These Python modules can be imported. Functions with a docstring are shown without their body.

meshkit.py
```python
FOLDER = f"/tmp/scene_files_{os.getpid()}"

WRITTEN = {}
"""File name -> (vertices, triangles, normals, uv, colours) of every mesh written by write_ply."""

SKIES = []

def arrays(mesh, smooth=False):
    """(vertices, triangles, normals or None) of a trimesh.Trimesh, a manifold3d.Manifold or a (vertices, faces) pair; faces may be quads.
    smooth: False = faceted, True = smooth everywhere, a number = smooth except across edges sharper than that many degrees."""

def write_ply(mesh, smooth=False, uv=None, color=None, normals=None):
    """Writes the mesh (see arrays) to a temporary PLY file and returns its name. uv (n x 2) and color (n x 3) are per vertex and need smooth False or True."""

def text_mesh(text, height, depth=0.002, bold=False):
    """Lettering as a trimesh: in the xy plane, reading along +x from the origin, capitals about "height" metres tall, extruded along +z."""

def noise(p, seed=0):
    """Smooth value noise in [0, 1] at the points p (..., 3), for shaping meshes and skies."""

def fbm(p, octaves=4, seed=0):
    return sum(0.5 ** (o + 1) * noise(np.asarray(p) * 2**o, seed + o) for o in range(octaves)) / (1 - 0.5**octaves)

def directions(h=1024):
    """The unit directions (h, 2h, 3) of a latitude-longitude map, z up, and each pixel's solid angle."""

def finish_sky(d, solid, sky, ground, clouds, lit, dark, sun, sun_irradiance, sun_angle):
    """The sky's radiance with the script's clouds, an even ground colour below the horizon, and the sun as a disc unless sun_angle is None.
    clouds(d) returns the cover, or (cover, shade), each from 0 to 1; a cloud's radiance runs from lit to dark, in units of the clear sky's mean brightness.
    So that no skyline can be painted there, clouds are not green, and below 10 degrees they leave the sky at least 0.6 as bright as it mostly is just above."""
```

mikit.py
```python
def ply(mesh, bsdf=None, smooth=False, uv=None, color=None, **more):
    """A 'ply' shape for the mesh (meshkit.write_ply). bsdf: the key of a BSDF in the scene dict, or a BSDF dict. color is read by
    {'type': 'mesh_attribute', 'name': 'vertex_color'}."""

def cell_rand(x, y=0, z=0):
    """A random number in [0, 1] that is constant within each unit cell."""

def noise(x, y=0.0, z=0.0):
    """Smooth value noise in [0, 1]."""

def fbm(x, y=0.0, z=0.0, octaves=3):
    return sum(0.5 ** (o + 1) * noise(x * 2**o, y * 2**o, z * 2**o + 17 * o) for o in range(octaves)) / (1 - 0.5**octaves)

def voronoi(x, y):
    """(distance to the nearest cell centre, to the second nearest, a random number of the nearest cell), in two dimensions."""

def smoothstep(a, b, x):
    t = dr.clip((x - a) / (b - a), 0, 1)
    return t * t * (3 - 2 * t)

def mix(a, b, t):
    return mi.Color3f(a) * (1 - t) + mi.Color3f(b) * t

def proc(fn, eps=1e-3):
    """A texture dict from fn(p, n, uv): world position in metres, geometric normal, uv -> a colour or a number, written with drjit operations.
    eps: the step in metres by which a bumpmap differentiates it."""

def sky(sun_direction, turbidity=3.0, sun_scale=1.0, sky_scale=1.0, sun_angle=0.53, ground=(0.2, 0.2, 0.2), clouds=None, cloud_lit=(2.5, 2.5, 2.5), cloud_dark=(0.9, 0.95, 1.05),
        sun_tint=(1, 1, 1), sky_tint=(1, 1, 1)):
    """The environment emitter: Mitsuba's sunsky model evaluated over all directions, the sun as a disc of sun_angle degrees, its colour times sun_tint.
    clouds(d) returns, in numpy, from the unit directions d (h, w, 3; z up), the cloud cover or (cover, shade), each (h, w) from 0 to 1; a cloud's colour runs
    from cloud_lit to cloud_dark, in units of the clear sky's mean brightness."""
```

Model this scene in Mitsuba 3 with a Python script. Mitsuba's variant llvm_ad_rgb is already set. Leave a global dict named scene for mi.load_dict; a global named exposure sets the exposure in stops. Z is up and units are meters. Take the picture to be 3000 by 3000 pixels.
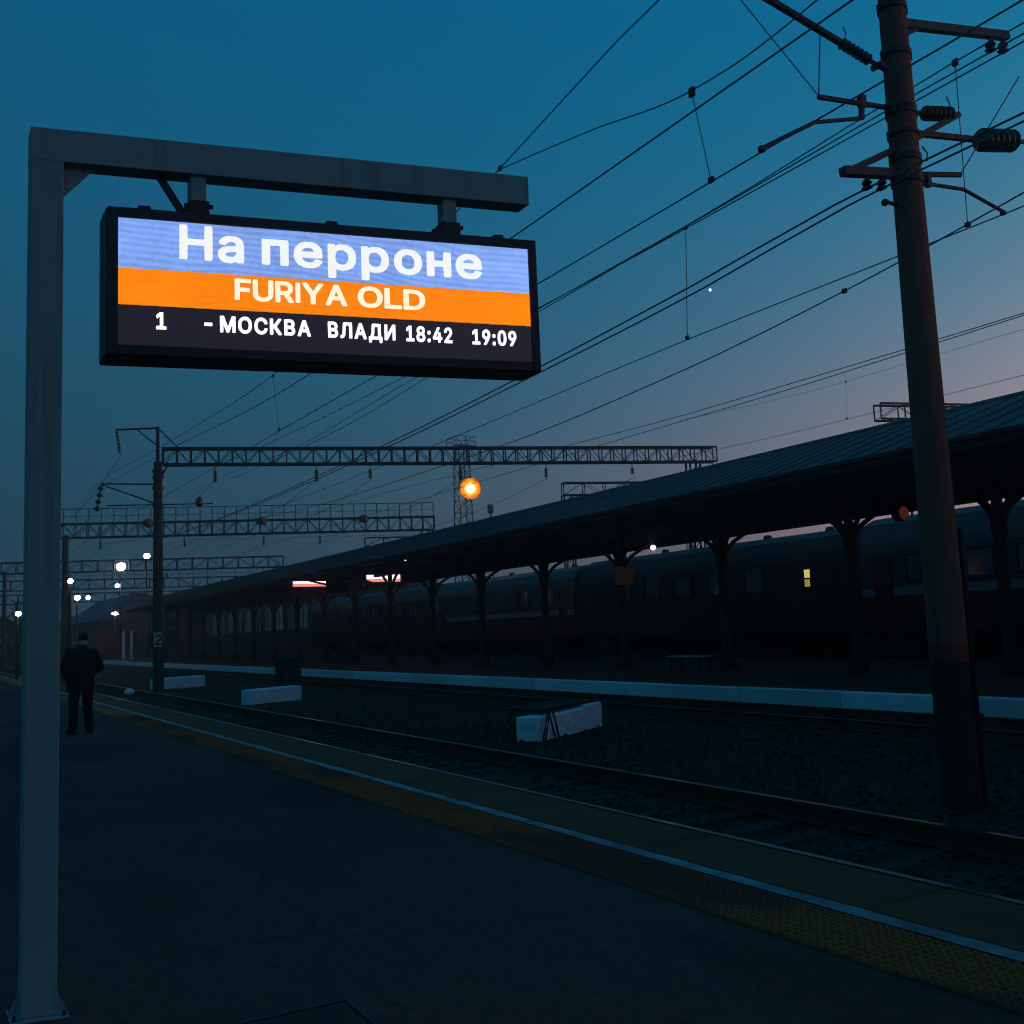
import math, random
import numpy as np, trimesh, mitsuba as mi, drjit as dr
import manifold3d as m3
from shapely.geometry import Polygon
from shapely.ops import unary_union
from scipy.interpolate import PchipInterpolator
import mikit, meshkit
from mikit import proc, noise, fbm, smoothstep, mix

T = mi.ScalarTransform4f
random.seed(7); RNG = np.random.default_rng(7)
scene, labels = {}, {}

# ------------------------------------------------------------------ camera, sky, exposure
EYE = 1.55
FWD = np.array([0.4983, 0.8597, 0.1125]); UP = np.array([-0.0204, -0.1178, 0.9928])
scene['camera'] = {'type': 'perspective', 'fov': 52.94, 'fov_axis': 'x', 'near_clip': 0.05, 'far_clip': 4000.0,
                   'to_world': T().look_at(origin=[0, 0, EYE], target=[float(FWD[0]), float(FWD[1]), EYE + float(FWD[2])], up=UP.tolist())}
exposure = 0.0
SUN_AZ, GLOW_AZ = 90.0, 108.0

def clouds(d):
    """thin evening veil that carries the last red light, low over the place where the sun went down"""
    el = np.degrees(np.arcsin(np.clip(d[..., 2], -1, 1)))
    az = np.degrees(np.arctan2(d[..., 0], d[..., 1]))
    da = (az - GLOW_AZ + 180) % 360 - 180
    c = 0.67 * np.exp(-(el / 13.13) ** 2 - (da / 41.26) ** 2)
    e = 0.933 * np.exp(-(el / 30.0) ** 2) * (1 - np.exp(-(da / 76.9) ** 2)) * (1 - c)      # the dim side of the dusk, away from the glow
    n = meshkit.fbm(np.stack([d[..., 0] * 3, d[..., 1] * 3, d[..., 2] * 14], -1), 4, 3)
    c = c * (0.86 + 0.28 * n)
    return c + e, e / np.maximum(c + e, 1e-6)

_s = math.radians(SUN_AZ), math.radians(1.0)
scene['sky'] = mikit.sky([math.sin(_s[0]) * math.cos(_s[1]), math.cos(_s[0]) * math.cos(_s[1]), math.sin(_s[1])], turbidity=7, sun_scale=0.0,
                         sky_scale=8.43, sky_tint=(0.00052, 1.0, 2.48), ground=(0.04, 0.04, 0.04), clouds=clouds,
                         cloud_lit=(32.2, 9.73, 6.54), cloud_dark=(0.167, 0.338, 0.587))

# evening haze over the yard
scene['air'] = {'type': 'homogeneous', 'albedo': {'type': 'rgb', 'value': [0.95, 0.95, 0.95]}, 'sigma_t': {'type': 'rgb', 'value': [0.0018, 0.0018, 0.0018]}, 'phase': {'type': 'hg', 'g': 0.92}}
scene['haze'] = {'type': 'cube', 'to_world': T().translate([40, 140, 11.5]).scale([260, 200, 13.2]), 'bsdf': {'type': 'null'}, 'interior': {'type': 'ref', 'id': 'air'}}
labels['haze'] = {'label': 'thin evening haze over the railway yard', 'kind': 'stuff'}
scene['camera']['medium'] = {'type': 'ref', 'id': 'air'}

# ------------------------------------------------------------------ helpers
def num(key):
    if key not in scene and key not in USED: USED.add(key); return key
    i = 1
    while f'{key}_{i:03d}' in scene or f'{key}_{i:03d}' in USED: i += 1
    k = f'{key}_{i:03d}'; USED.add(k); return k
USED = set()

def tag(key, label=None, cat=None, group=None, kind=None):
    d = labels.setdefault(key, {})
    for k, v in (('label', label), ('category', cat), ('group', group), ('kind', kind)):
        if v: d[k] = v
    return key

def thing(name, label, cat, group=None, kind=None):
    return tag(num(name), label, cat, group, kind)

def obj(name, mesh, bsdf, parent=None, smooth=False, to_world=None, label=None, kind=None, **more):
    key = num((parent + '__' if parent else '') + name)
    d = mesh if isinstance(mesh, dict) else mikit.ply(mesh, bsdf, smooth=smooth, **more)
    if to_world is not None: d = {**d, 'to_world': to_world}
    scene[key] = d
    if label or kind: tag(key, label, None, None, kind)
    return key

def struct(name, mesh, bsdf, label=None, smooth=False):
    key = obj(name, mesh, bsdf, smooth=smooth); tag(key, label, None, None, 'structure'); return key

def lamp_mat(rgb): return {'type': 'area', 'radiance': {'type': 'rgb', 'value': [float(c) for c in rgb]}}

BOXF = np.array([[0, 1, 3], [0, 3, 2], [4, 6, 7], [4, 7, 5], [0, 4, 5], [0, 5, 1], [2, 3, 7], [2, 7, 6], [0, 2, 6], [0, 6, 4], [1, 5, 7], [1, 7, 3]])
def box(x0, x1, y0, y1, z0, z1):
    return trimesh.Trimesh([[x, y, z] for x in (x0, x1) for y in (y0, y1) for z in (z0, z1)], BOXF, process=False)
def cbox(x0, x1, y0, y1, z0, z1, c=0.01):
    pts = []
    for sx in (0, 1):
        for sy in (0, 1):
            for sz in (0, 1):
                X, Y, Z = (x0, x1)[sx], (y0, y1)[sy], (z0, z1)[sz]
                dx, dy, dz = (c, -c)[sx], (c, -c)[sy], (c, -c)[sz]
                pts += [(X, Y + dy, Z + dz), (X + dx, Y, Z + dz), (X + dx, Y + dy, Z)]
    return trimesh.convex.convex_hull(np.array(pts))
def join(*ms):
    ms = [m for mm in ms for m in (mm if isinstance(mm, (list, tuple)) else [mm])]
    return trimesh.util.concatenate(ms)
def frame(p0, p1, ref=(0, 0, 1)):
    p0, p1 = np.asarray(p0, float), np.asarray(p1, float)
    t = p1 - p0; L = np.linalg.norm(t); t = t / L
    ref = np.asarray(ref, float)
    if abs(np.dot(t, ref)) > 0.97: ref = np.array([1.0, 0, 0])
    a = np.cross(ref, t); a /= np.linalg.norm(a); b = np.cross(t, a)
    return p0, p1, t, a, b, L
def bar(p0, p1, w, h=None):
    """square bar; w across, h up"""
    h = h or w
    p0, p1, t, a, b, L = frame(p0, p1)
    v = [p + sa * a * w / 2 + sb * b * h / 2 for p in (p0, p1) for sa in (-1, 1) for sb in (-1, 1)]
    return trimesh.Trimesh(v, BOXF, process=False)
def rod(p0, p1, r, r1=None, n=8):
    r1 = r if r1 is None else r1
    p0, p1, t, a, b, L = frame(p0, p1)
    an = np.arange(n) * 2 * np.pi / n
    ring = np.cos(an)[:, None] * a + np.sin(an)[:, None] * b
    v = np.vstack([p0 + r * ring, p1 + r1 * ring, [p0], [p1]])
    f = []
    for i in range(n):
        j = (i + 1) % n
        f += [[i, j, n + j], [i, n + j, n + i], [2 * n, j, i], [2 * n + 1, n + i, n + j]]
    return trimesh.Trimesh(v, f, process=False)
def polytube(pts, r, n=5):
    p = np.asarray(pts, float); m = len(p)
    t = np.gradient(p, axis=0); t /= np.linalg.norm(t, axis=1, keepdims=True)
    ref = np.where(np.abs(t[:, 2:]) < 0.93, [0, 0, 1.0], [1.0, 0, 0])
    a = np.cross(t, ref); a /= np.linalg.norm(a, axis=1, keepdims=True); b = np.cross(t, a)
    an = np.arange(n) * 2 * np.pi / n
    v = (p[:, None] + r * (np.cos(an)[None, :, None] * a[:, None] + np.sin(an)[None, :, None] * b[:, None])).reshape(-1, 3)
    f = []
    for i in range(m - 1):
        for j in range(n):
            k = (j + 1) % n
            f += [[i * n + j, i * n + k, (i + 1) * n + k], [i * n + j, (i + 1) * n + k, (i + 1) * n + j]]
    return trimesh.Trimesh(v, f, process=False)
def lathe(profile, p0=(0, 0, 0), axis=(0, 0, 1), n=16):
    """profile: (radius, distance along the axis)"""
    ax = np.asarray(axis, float); ax /= np.linalg.norm(ax)
    _, _, t, a, b, _ = frame((0, 0, 0), ax)
    an = np.arange(n) * 2 * np.pi / n
    ring = np.cos(an)[:, None] * a + np.sin(an)[:, None] * b
    v = np.vstack([np.asarray(p0) + r * ring + h * t for r, h in profile]); m = len(profile)
    v = np.vstack([v, [np.asarray(p0) + profile[0][1] * t], [np.asarray(p0) + profile[-1][1] * t]])
    f = []
    for i in range(m - 1):
        for j in range(n):
            k = (j + 1) % n
            f += [[i * n + j, i * n + k, (i + 1) * n + k], [i * n + j, (i + 1) * n + k, (i + 1) * n + j]]
    for j in range(n):
        k = (j + 1) % n
        f += [[m * n, k, j], [m * n + 1, (m - 1) * n + j, (m - 1) * n + k]]
    return trimesh.Trimesh(v, f, process=False)
def extrude_y(poly, y0, y1):
    """polygon in (x, z) swept along y"""
    m = trimesh.creation.extrude_polygon(Polygon(poly), y1 - y0, engine='earcut')
    v = np.array(m.vertices); v = np.c_[v[:, 0], y1 - v[:, 2], v[:, 1]]
    return trimesh.Trimesh(v, m.faces, process=False)
def sphere(c, r, n=2):
    m = trimesh.creation.icosphere(subdivisions=n, radius=r); m.apply_translation(c); return m
def move(m, M):
    m = m.copy(); m.apply_transform(M); return m
def basis(o, u):
    """4x4: local (along u, away from it to the back, up)"""
    u = np.asarray(u, float); u = u / np.linalg.norm(u); nb = np.array([-u[1], u[0], 0])
    M = np.eye(4); M[:3, 0], M[:3, 1], M[:3, 2], M[:3, 3] = u, nb, [0, 0, 1], o
    return M
def catmull(pts, n=8):
    p = np.asarray(pts, float)
    if len(p) == 2: return np.array([p[0] + (p[1] - p[0]) * t for t in np.linspace(0, 1, n * 2)])
    q = np.vstack([2 * p[0] - p[1], p, 2 * p[-1] - p[-2]]); out = []
    for i in range(1, len(q) - 2):
        for t in np.linspace(0, 1, n, endpoint=False):
            a, b, c, d = q[i - 1], q[i], q[i + 1], q[i + 2]
            out.append(0.5 * (2 * b + (c - a) * t + (2 * a - 5 * b + 4 * c - d) * t * t + (3 * b - a - 3 * c + d) * t ** 3))
    return np.array(out + [p[-1]])
def along(pts, n=70):
    p = np.asarray(pts, float); t = np.r_[0, np.cumsum(np.linalg.norm(np.diff(p, axis=0), axis=1))]
    y = np.unique(np.r_[np.linspace(0, t[-1], n), t]); y = y[np.r_[True, np.diff(y) > .02]]
    return PchipInterpolator(t, p, axis=0)(y)

# ------------------------------------------------------------------ materials
def two(b): return {'type': 'twosided', 'bsdf': b}
def pr(col, rough=0.6, metal=0.0, spec=0.5, **k):
    c = proc(col) if callable(col) else {'type': 'rgb', 'value': list(col)}
    return {'type': 'principled', 'base_color': c, 'roughness': rough, 'metallic': metal, 'specular': spec, **k}
def mat(name, b, bump=None, eps=2e-3, scale=1.0):
    if bump is not None: b = {'type': 'bumpmap', 'arbitrary': proc(bump, eps), 'scale': scale, 'bsdf': b}
    scene[name] = two(b)

def f_asphalt(p, n, uv):
    a = fbm(p.x * 0.35, p.y * 0.35, 0, 4); g = noise(p.x * 90, p.y * 90, p.z * 90); g2 = noise(p.x * 28, p.y * 28, 2)
    w = smoothstep(0.48, 0.66, fbm(p.x * 0.9 + 9, p.y * 0.3, 3, 4))
    wx, wy = p.x + 0.5 * fbm(p.x * 1.4, p.y * 1.4, 7, 3), p.y + 0.5 * fbm(p.x * 1.4 + 4, p.y * 1.4, 9, 3)
    f1, f2, _ = mikit.voronoi(wx * 0.42, wy * 0.42); crack = 1 - smoothstep(0.006, 0.02, f2 - f1)
    patch = smoothstep(0.0, 0.02, mikit.cell_rand(p.x * 0.38 + 0.3, p.y * 0.21) - 0.86)
    return mix((0.100, 0.034, 0.023), (0.160, 0.053, 0.037), a) * (0.62 + 0.5 * g + 0.28 * g2) * (1 - 0.3 * w) * (1 - 0.22 * crack) * (1 - 0.18 * patch)
def b_asphalt(p, n, uv): return 0.004 * noise(p.x * 110, p.y * 110, p.z * 110) + 0.006 * fbm(p.x * 6, p.y * 6, 1, 3)
mat('asphalt', pr(f_asphalt, 0.78, spec=0.25), b_asphalt)
def f_ballast(p, n, uv):
    g = noise(p.x * 22, p.y * 22, 1); a = fbm(p.x * 0.5, p.y * 0.5, 4, 3)
    return mix((0.020, 0.012, 0.007), (0.080, 0.046, 0.026), g) * (0.6 + 0.7 * a)
def b_ballast(p, n, uv): return 0.035 * noise(p.x * 20, p.y * 20, p.z * 20)
mat('ballast_material', pr(f_ballast, 0.9, spec=0.2), b_ballast, 4e-3)
mat('dirt', pr(lambda p, n, uv: mix((0.03, 0.028, 0.024), (0.07, 0.065, 0.055), fbm(p.x * 0.4, p.y * 0.4, 0, 4)), 0.95, spec=0.1))
def stained(c0, c1, k=3.0, seed=0.0):
    return lambda p, n, uv: mix(c0, c1, fbm(p.x * k + seed, p.y * k, p.z * k, 4))
mat('white_paint', pr(stained((0.66, 0.67, 0.66), (0.90, 0.90, 0.88), 2.2), 0.7, spec=0.2))
mat('worn_white', pr(stained((0.46, 0.46, 0.45), (0.78, 0.78, 0.76), 1.1, 3.0), 0.8, spec=0.2))
mat('line_paint', pr(stained((0.06, 0.065, 0.065), (0.42, 0.42, 0.40), 6.0), 0.65, spec=0.2))
mat('concrete', pr(stained((0.04, 0.028, 0.02), (0.075, 0.054, 0.04), 2.5), 0.85, spec=0.2))
mat('edge_concrete', pr(stained((0.14, 0.045, 0.019), (0.23, 0.075, 0.032), 1.7, 4.0), 0.85, spec=0.2))
def f_yellow(p, n, uv):
    w = smoothstep(0.42, 0.66, fbm(p.x * 2.2 + 5, p.y * 0.8, 2, 4)); d = noise(p.x * 40, p.y * 40, 3)
    return mix(mix((0.30, 0.064, 0.013), (0.50, 0.118, 0.024), d), (0.14, 0.045, 0.025), w * 0.85)
mat('yellow_tile', pr(f_yellow, 0.75, spec=0.25))
def f_pole(p, n, uv):
    a = fbm(p.x * 5, p.y * 5, p.z * 0.9, 4); s = smoothstep(0.55, 0.8, fbm(p.x * 12, p.y * 12, p.z * 0.35, 3))
    return mix((0.20, 0.078, 0.050), (0.30, 0.118, 0.076), a) * (1 - 0.45 * s)
mat('pole_concrete', pr(f_pole, 0.88, spec=0.2))
mat('red_paint', pr(stained((0.20, 0.03, 0.02), (0.34, 0.06, 0.04), 6), 0.7, spec=0.3))
mat('blue_black_paint', pr(stained((0.022, 0.014, 0.014), (0.05, 0.032, 0.032), 4), 0.75, spec=0.2))
mat('dark_steel', pr(stained((0.018, 0.016, 0.014), (0.045, 0.04, 0.035), 6), 0.6, spec=0.4))
mat('wire_metal', pr((0.16, 0.17, 0.17), 0.55, spec=0.4))
mat('far_steel', pr((0.03, 0.03, 0.03), 0.7, spec=0.3))
def f_grey(p, n, uv):
    a = fbm(p.x * 2.5, p.y * 2.5, p.z * 1.1, 4); s = smoothstep(0.55, 0.85, fbm(p.x * 30, p.y * 30, p.z * 1.5, 3))
    return mix((0.18, 0.30, 0.285), (0.24, 0.37, 0.35), a) * (1 - 0.22 * s)
mat('grey_paint', pr(f_grey, 0.55, spec=0.35), lambda p, n, uv: 0.0012 * fbm(p.x * 25, p.y * 25, p.z * 25, 2))
mat('cabinet_black', pr(stained((0.016, 0.016, 0.017), (0.035, 0.034, 0.034), 5), 0.5, spec=0.4))
mat('screen_glass', pr((0.035, 0.033, 0.036), 0.35, spec=0.5))
mat('lit_base', {'type': 'diffuse', 'reflectance': {'type': 'rgb', 'value': [0.05, 0.05, 0.05]}})
def f_roof(p, n, uv):
    a = fbm(p.x * 0.7, p.y * 0.5, 0, 4); s = smoothstep(0.5, 0.8, fbm(p.y * 2.6, p.x * 0.3, 8, 3))
    return mix((0.042, 0.044, 0.044), (0.08, 0.08, 0.078), a) * (1 - 0.35 * s)
mat('roof_metal', pr(f_roof, 0.6, spec=0.35))
mat('dark_wood', pr(stained((0.02, 0.017, 0.014), (0.05, 0.042, 0.034), 3), 0.8, spec=0.2))
mat('column_paint', pr(stained((0.035, 0.036, 0.03), (0.075, 0.072, 0.058), 4), 0.75, spec=0.25))
mat('rail_side', pr(stained((0.05, 0.028, 0.018), (0.10, 0.055, 0.032), 9), 0.85, spec=0.2))
mat('rail_top', pr((0.5, 0.49, 0.48), 0.22, metal=1.0))
mat('far_concrete', pr(stained((0.05, 0.042, 0.034), (0.08, 0.068, 0.055), 2), 0.9, spec=0.2))
mat('halo_dish', {'type': 'diffuse', 'reflectance': {'type': 'rgb', 'value': [0.30, 0.115, 0.016]}})  # orange put into the colour to imitate the halo round the floodlight
mat('train_grey', pr(stained((0.055, 0.045, 0.042), (0.09, 0.074, 0.07), 1.2), 0.5, spec=0.4))
mat('train_red', pr(stained((0.12, 0.012, 0.010), (0.20, 0.020, 0.016), 1.2), 0.5, spec=0.4))
mat('train_green', pr(stained((0.008, 0.014, 0.010), (0.018, 0.026, 0.02), 1.2), 0.55, spec=0.4))
mat('train_stripe', pr(stained((0.24, 0.22, 0.21), (0.36, 0.33, 0.31), 2), 0.5, spec=0.4))
mat('train_dark', pr((0.02, 0.02, 0.02), 0.8, spec=0.2))
mat('window_glass', pr((0.012, 0.014, 0.018), 0.12, spec=0.6))
mat('curtain', pr(stained((0.09, 0.095, 0.11), (0.16, 0.165, 0.185), 8), 0.9, spec=0.1))
mat('insulator_glaze', pr((0.035, 0.022, 0.016), 0.3, spec=0.5))
mat('cloth_black', pr(stained((0.010, 0.010, 0.012), (0.022, 0.021, 0.024), 14), 0.95, spec=0.1))
mat('cloth_navy', pr((0.012, 0.014, 0.022), 0.95, spec=0.1))
mat('skin', pr((0.35, 0.20, 0.14), 0.6, spec=0.3))
mat('sign_plate', pr((0.42, 0.30, 0.12), 0.6, spec=0.3))
mat('plate_white', pr((0.40, 0.40, 0.39), 0.5, spec=0.3))
mat('plate_ink', pr((0.02, 0.025, 0.05), 0.6, spec=0.3))
mat('brick_red', pr(stained((0.13, 0.025, 0.012), (0.24, 0.05, 0.022), 1.0), 0.85, spec=0.2))
mat('plaster', pr(stained((0.055, 0.05, 0.042), (0.10, 0.09, 0.075), 0.7), 0.9, spec=0.1))
mat('blue_roof', pr(stained((0.03, 0.045, 0.08), (0.06, 0.08, 0.13), 0.4), 0.6, spec=0.3))
mat('leaf', pr(stained((0.018, 0.022, 0.012), (0.05, 0.055, 0.028), 0.6), 0.9, spec=0.1))
mat('car_paint', pr((0.45, 0.46, 0.48), 0.35, spec=0.5))
mat('rubber', pr((0.02, 0.02, 0.02), 0.85, spec=0.2))

# ------------------------------------------------------------------ ground, platforms, track bed
struct('ground', box(-900, 900, -200, 1600, -1.2, -0.62), 'dirt', 'dark bare ground beyond the railway yard')
def sheet(x0, x1, y0, y1, z, nx, ny, amp, k, seed):
    xs, ys = np.linspace(x0, x1, nx), np.linspace(y0, y1, ny)
    X, Y = np.meshgrid(xs, ys, indexing='ij')
    Z = z + amp * (meshkit.fbm(np.stack([X * k, Y * k, X * 0], -1), 3, seed) - 0.5)
    i, j = np.meshgrid(np.arange(nx - 1), np.arange(ny - 1), indexing='ij'); a = (i * ny + j).ravel()
    f = np.vstack([np.c_[a, a + ny, a + ny + 1], np.c_[a, a + ny + 1, a + 1]])
    return trimesh.Trimesh(np.c_[X.ravel(), Y.ravel(), Z.ravel()], f, process=False)
struct('track_bed', sheet(5.03, 16.16, -30, 330, -0.40, 90, 700, 0.10, 0.9, 5), 'ballast_material', 'dark gravel bed of the tracks between the two platforms', smooth=True)
struct('track_bed_001', box(27.35, 44, -40, 330, -0.61, -0.45), 'ballast_material', 'gravel bed of the tracks behind the far platform')

near = struct('platform', box(-14, 4.36, -14, 190, -0.6, 0.0), 'asphalt', 'dark asphalt of the platform in the foreground')
y = -6.0; k = 0
while y < 60:
    obj('edge_slab', cbox(4.364, 5.04 + RNG.uniform(-.006, .006), y + .006, y + 1.994, -0.59, 0.002 + RNG.uniform(-.002, .003), 0.012), 'edge_concrete', near); y += 2.0
obj('edge_slab', box(4.364, 5.04, 60, 190, -0.59, 0.0), 'edge_concrete', near)
# worn white safety line: one painted strip with broken edges
def painted_line(x0, x1, y0, y1, z, step):
    ys = np.arange(y0, y1, step); e = RNG.normal(0, .006, (len(ys), 2))
    v = np.vstack([np.c_[x0 + e[:, 0], ys, ys * 0 + z], np.c_[x1 + e[:, 1], ys, ys * 0 + z]]); n = len(ys); a = np.arange(n - 1)
    return trimesh.Trimesh(v, np.vstack([np.c_[a, a + n, a + n + 1], np.c_[a, a + n + 1, a + 1]]), process=False)
obj('painted_line', painted_line(4.235, 4.345, -6, 60, 0.005, .25), 'line_paint', near, label='worn white safety line along the platform edge')
obj('painted_line', painted_line(4.235, 4.345, 60, 180, 0.005, 2), 'line_paint', near)
# tactile tiles with rows of raised cones
cone = []
for i in range(10):
    for j in range(10):
        cx, cy = 0.025 + 0.05 * i, 0.025 + 0.05 * j
        an = np.arange(6) * np.pi / 3
        b0 = np.c_[cx + .020 * np.cos(an), cy + .020 * np.sin(an), an * 0 + .012]; t0 = np.c_[cx + .011 * np.cos(an), cy + .011 * np.sin(an), an * 0 + .024]
        f = [[a, (a + 1) % 6, 6 + (a + 1) % 6] for a in range(6)] + [[a, 6 + (a + 1) % 6, 6 + a] for a in range(6)] + [[6, 6 + a, 7 + a] for a in range(1, 5)]
        cone.append(trimesh.Trimesh(np.vstack([b0, t0]), f, process=False))
tile_ply = mikit.ply(join(cbox(.004, .496, .004, .496, -.01, .012, .004), cone), 'yellow_tile')
y = 0.5; 
while y < 24:
    a = RNG.normal(0, .0015)
    obj('tactile_tile', tile_ply, None, near, to_world=T().translate([3.68 + RNG.normal(0, .003), y, RNG.uniform(-.003, .001)])); y += 0.5
obj('tactile_strip', box(3.684, 4.176, 24, 150, 0.0, 0.012), 'yellow_tile', near, label='yellow tactile strip running into the distance')
obj('tactile_strip', box(3.684, 4.176, -6, 0.5, 0.0, 0.012), 'yellow_tile', near)
# cover slab let into the asphalt
obj('hatch_cover', cbox(1.02, 1.60, 3.62, 4.36, -.02, .006, .008), 'concrete', near, label='square concrete cover let into the asphalt')
for a, b in (((1.0, 3.60), (1.62, 3.60)), ((1.62, 3.60), (1.62, 4.38)), ((1.62, 4.38), (1.0, 4.38)), ((1.0, 4.38), (1.0, 3.60))):
    obj('hatch_frame', bar((*a, .002), (*b, .002), .025, .012), 'dark_steel', near)

far = struct('platform_001', box(16.22, 27.3, -40, 150, -0.6, 0.0), 'asphalt', 'dark far platform under the long canopy')
y = -12.0
while y < 150:
    L = 3.0 if y < 66 else 21.0
    obj('edge_block', cbox(16.17 + RNG.uniform(-.006, .006), 16.50, y + .008, y + L - .008, -0.37 + RNG.uniform(-.01, .01), 0.004 + RNG.uniform(-.004, .004), .015), ('worn_white', 'white_paint', 'white_paint')[RNG.integers(3)] if y < 45 else 'worn_white', far); y += L

# ------------------------------------------------------------------ tracks
RAIL = [(-.075, 0), (.075, 0), (.075, .012), (.012, .03), (.012, .13), (.037, .145), (.037, .175), (-.037, .175), (-.037, .145), (-.012, .13), (-.012, .03), (-.075, .012)]
def track(cx, y0, y1, ysleep, name, label, sl=True):
    t = tag(num(name), label, None, None, 'structure')
    for s in (-1, 1):
        x = cx + s * 0.80
        r = obj('rail', extrude_y([(x + a, -.385 + b) for a, b in RAIL], y0, y1), 'rail_side', t)
        obj('rail_head', box(x - .030, x + .030, y0, y1, -.2105, -.2065), 'rail_top', r)
    if sl:
        sp = [mikit.ply(join(cbox(-1.33, 1.33, -.12, .12, -.16, -.0, .02), [box(s * .80 - .17, s * .80 + .17, -.09, .09, 0, .018) for s in (-1, 1)]), m) for m in ('dark_wood', 'concrete')]
        y = ysleep[0]
        while y < ysleep[1]:
            obj('sleeper', sp[0], None, t, to_world=T().translate([cx + RNG.normal(0, .015), y + RNG.normal(0, .01), -.385]).rotate([0, 0, 1], RNG.normal(0, .4))); y += 0.6
        far_sl = [box(cx - 1.33, cx + 1.33, yy - .12, yy + .12, -.5, -.385) for yy in np.arange(ysleep[1], 120, .6)]
        obj('sleeper_run', join(far_sl), 'concrete', t, kind='stuff')
    return t
track(6.575, -25, 320, (1.5, 46), 'railway_track', 'railway track along the near platform')
track(14.45, -25, 320, (3.0, 50), 'railway_track', 'railway track along the white edge of the far platform')
track(30.6, -40, 320, (0, 0), 'railway_track', 'railway track under the standing train', sl=False)
track(36.0, -40, 320, (0, 0), 'railway_track', 'railway track behind the standing train', sl=False)
# loose stones on the bed
st = []
ico = trimesh.creation.icosphere(subdivisions=0)
for i in range(5200):
    x = RNG.uniform(5.1, 13.0); y = 2.5 + 24 * RNG.random() ** 1.7
    s = RNG.uniform(.016, .042)
    v = np.array(ico.vertices) * s * RNG.uniform(.6, 1.25, (12, 1)) * [1, 1, .7] + [x, y, -.40 + RNG.uniform(-.02, .045)]
    st.append(trimesh.Trimesh(v, ico.faces, process=False))
k = obj('gravel', join(st), 'ballast_material'); tag(k, 'loose gravel stones on the track bed', 'gravel', None, 'stuff')

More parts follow.
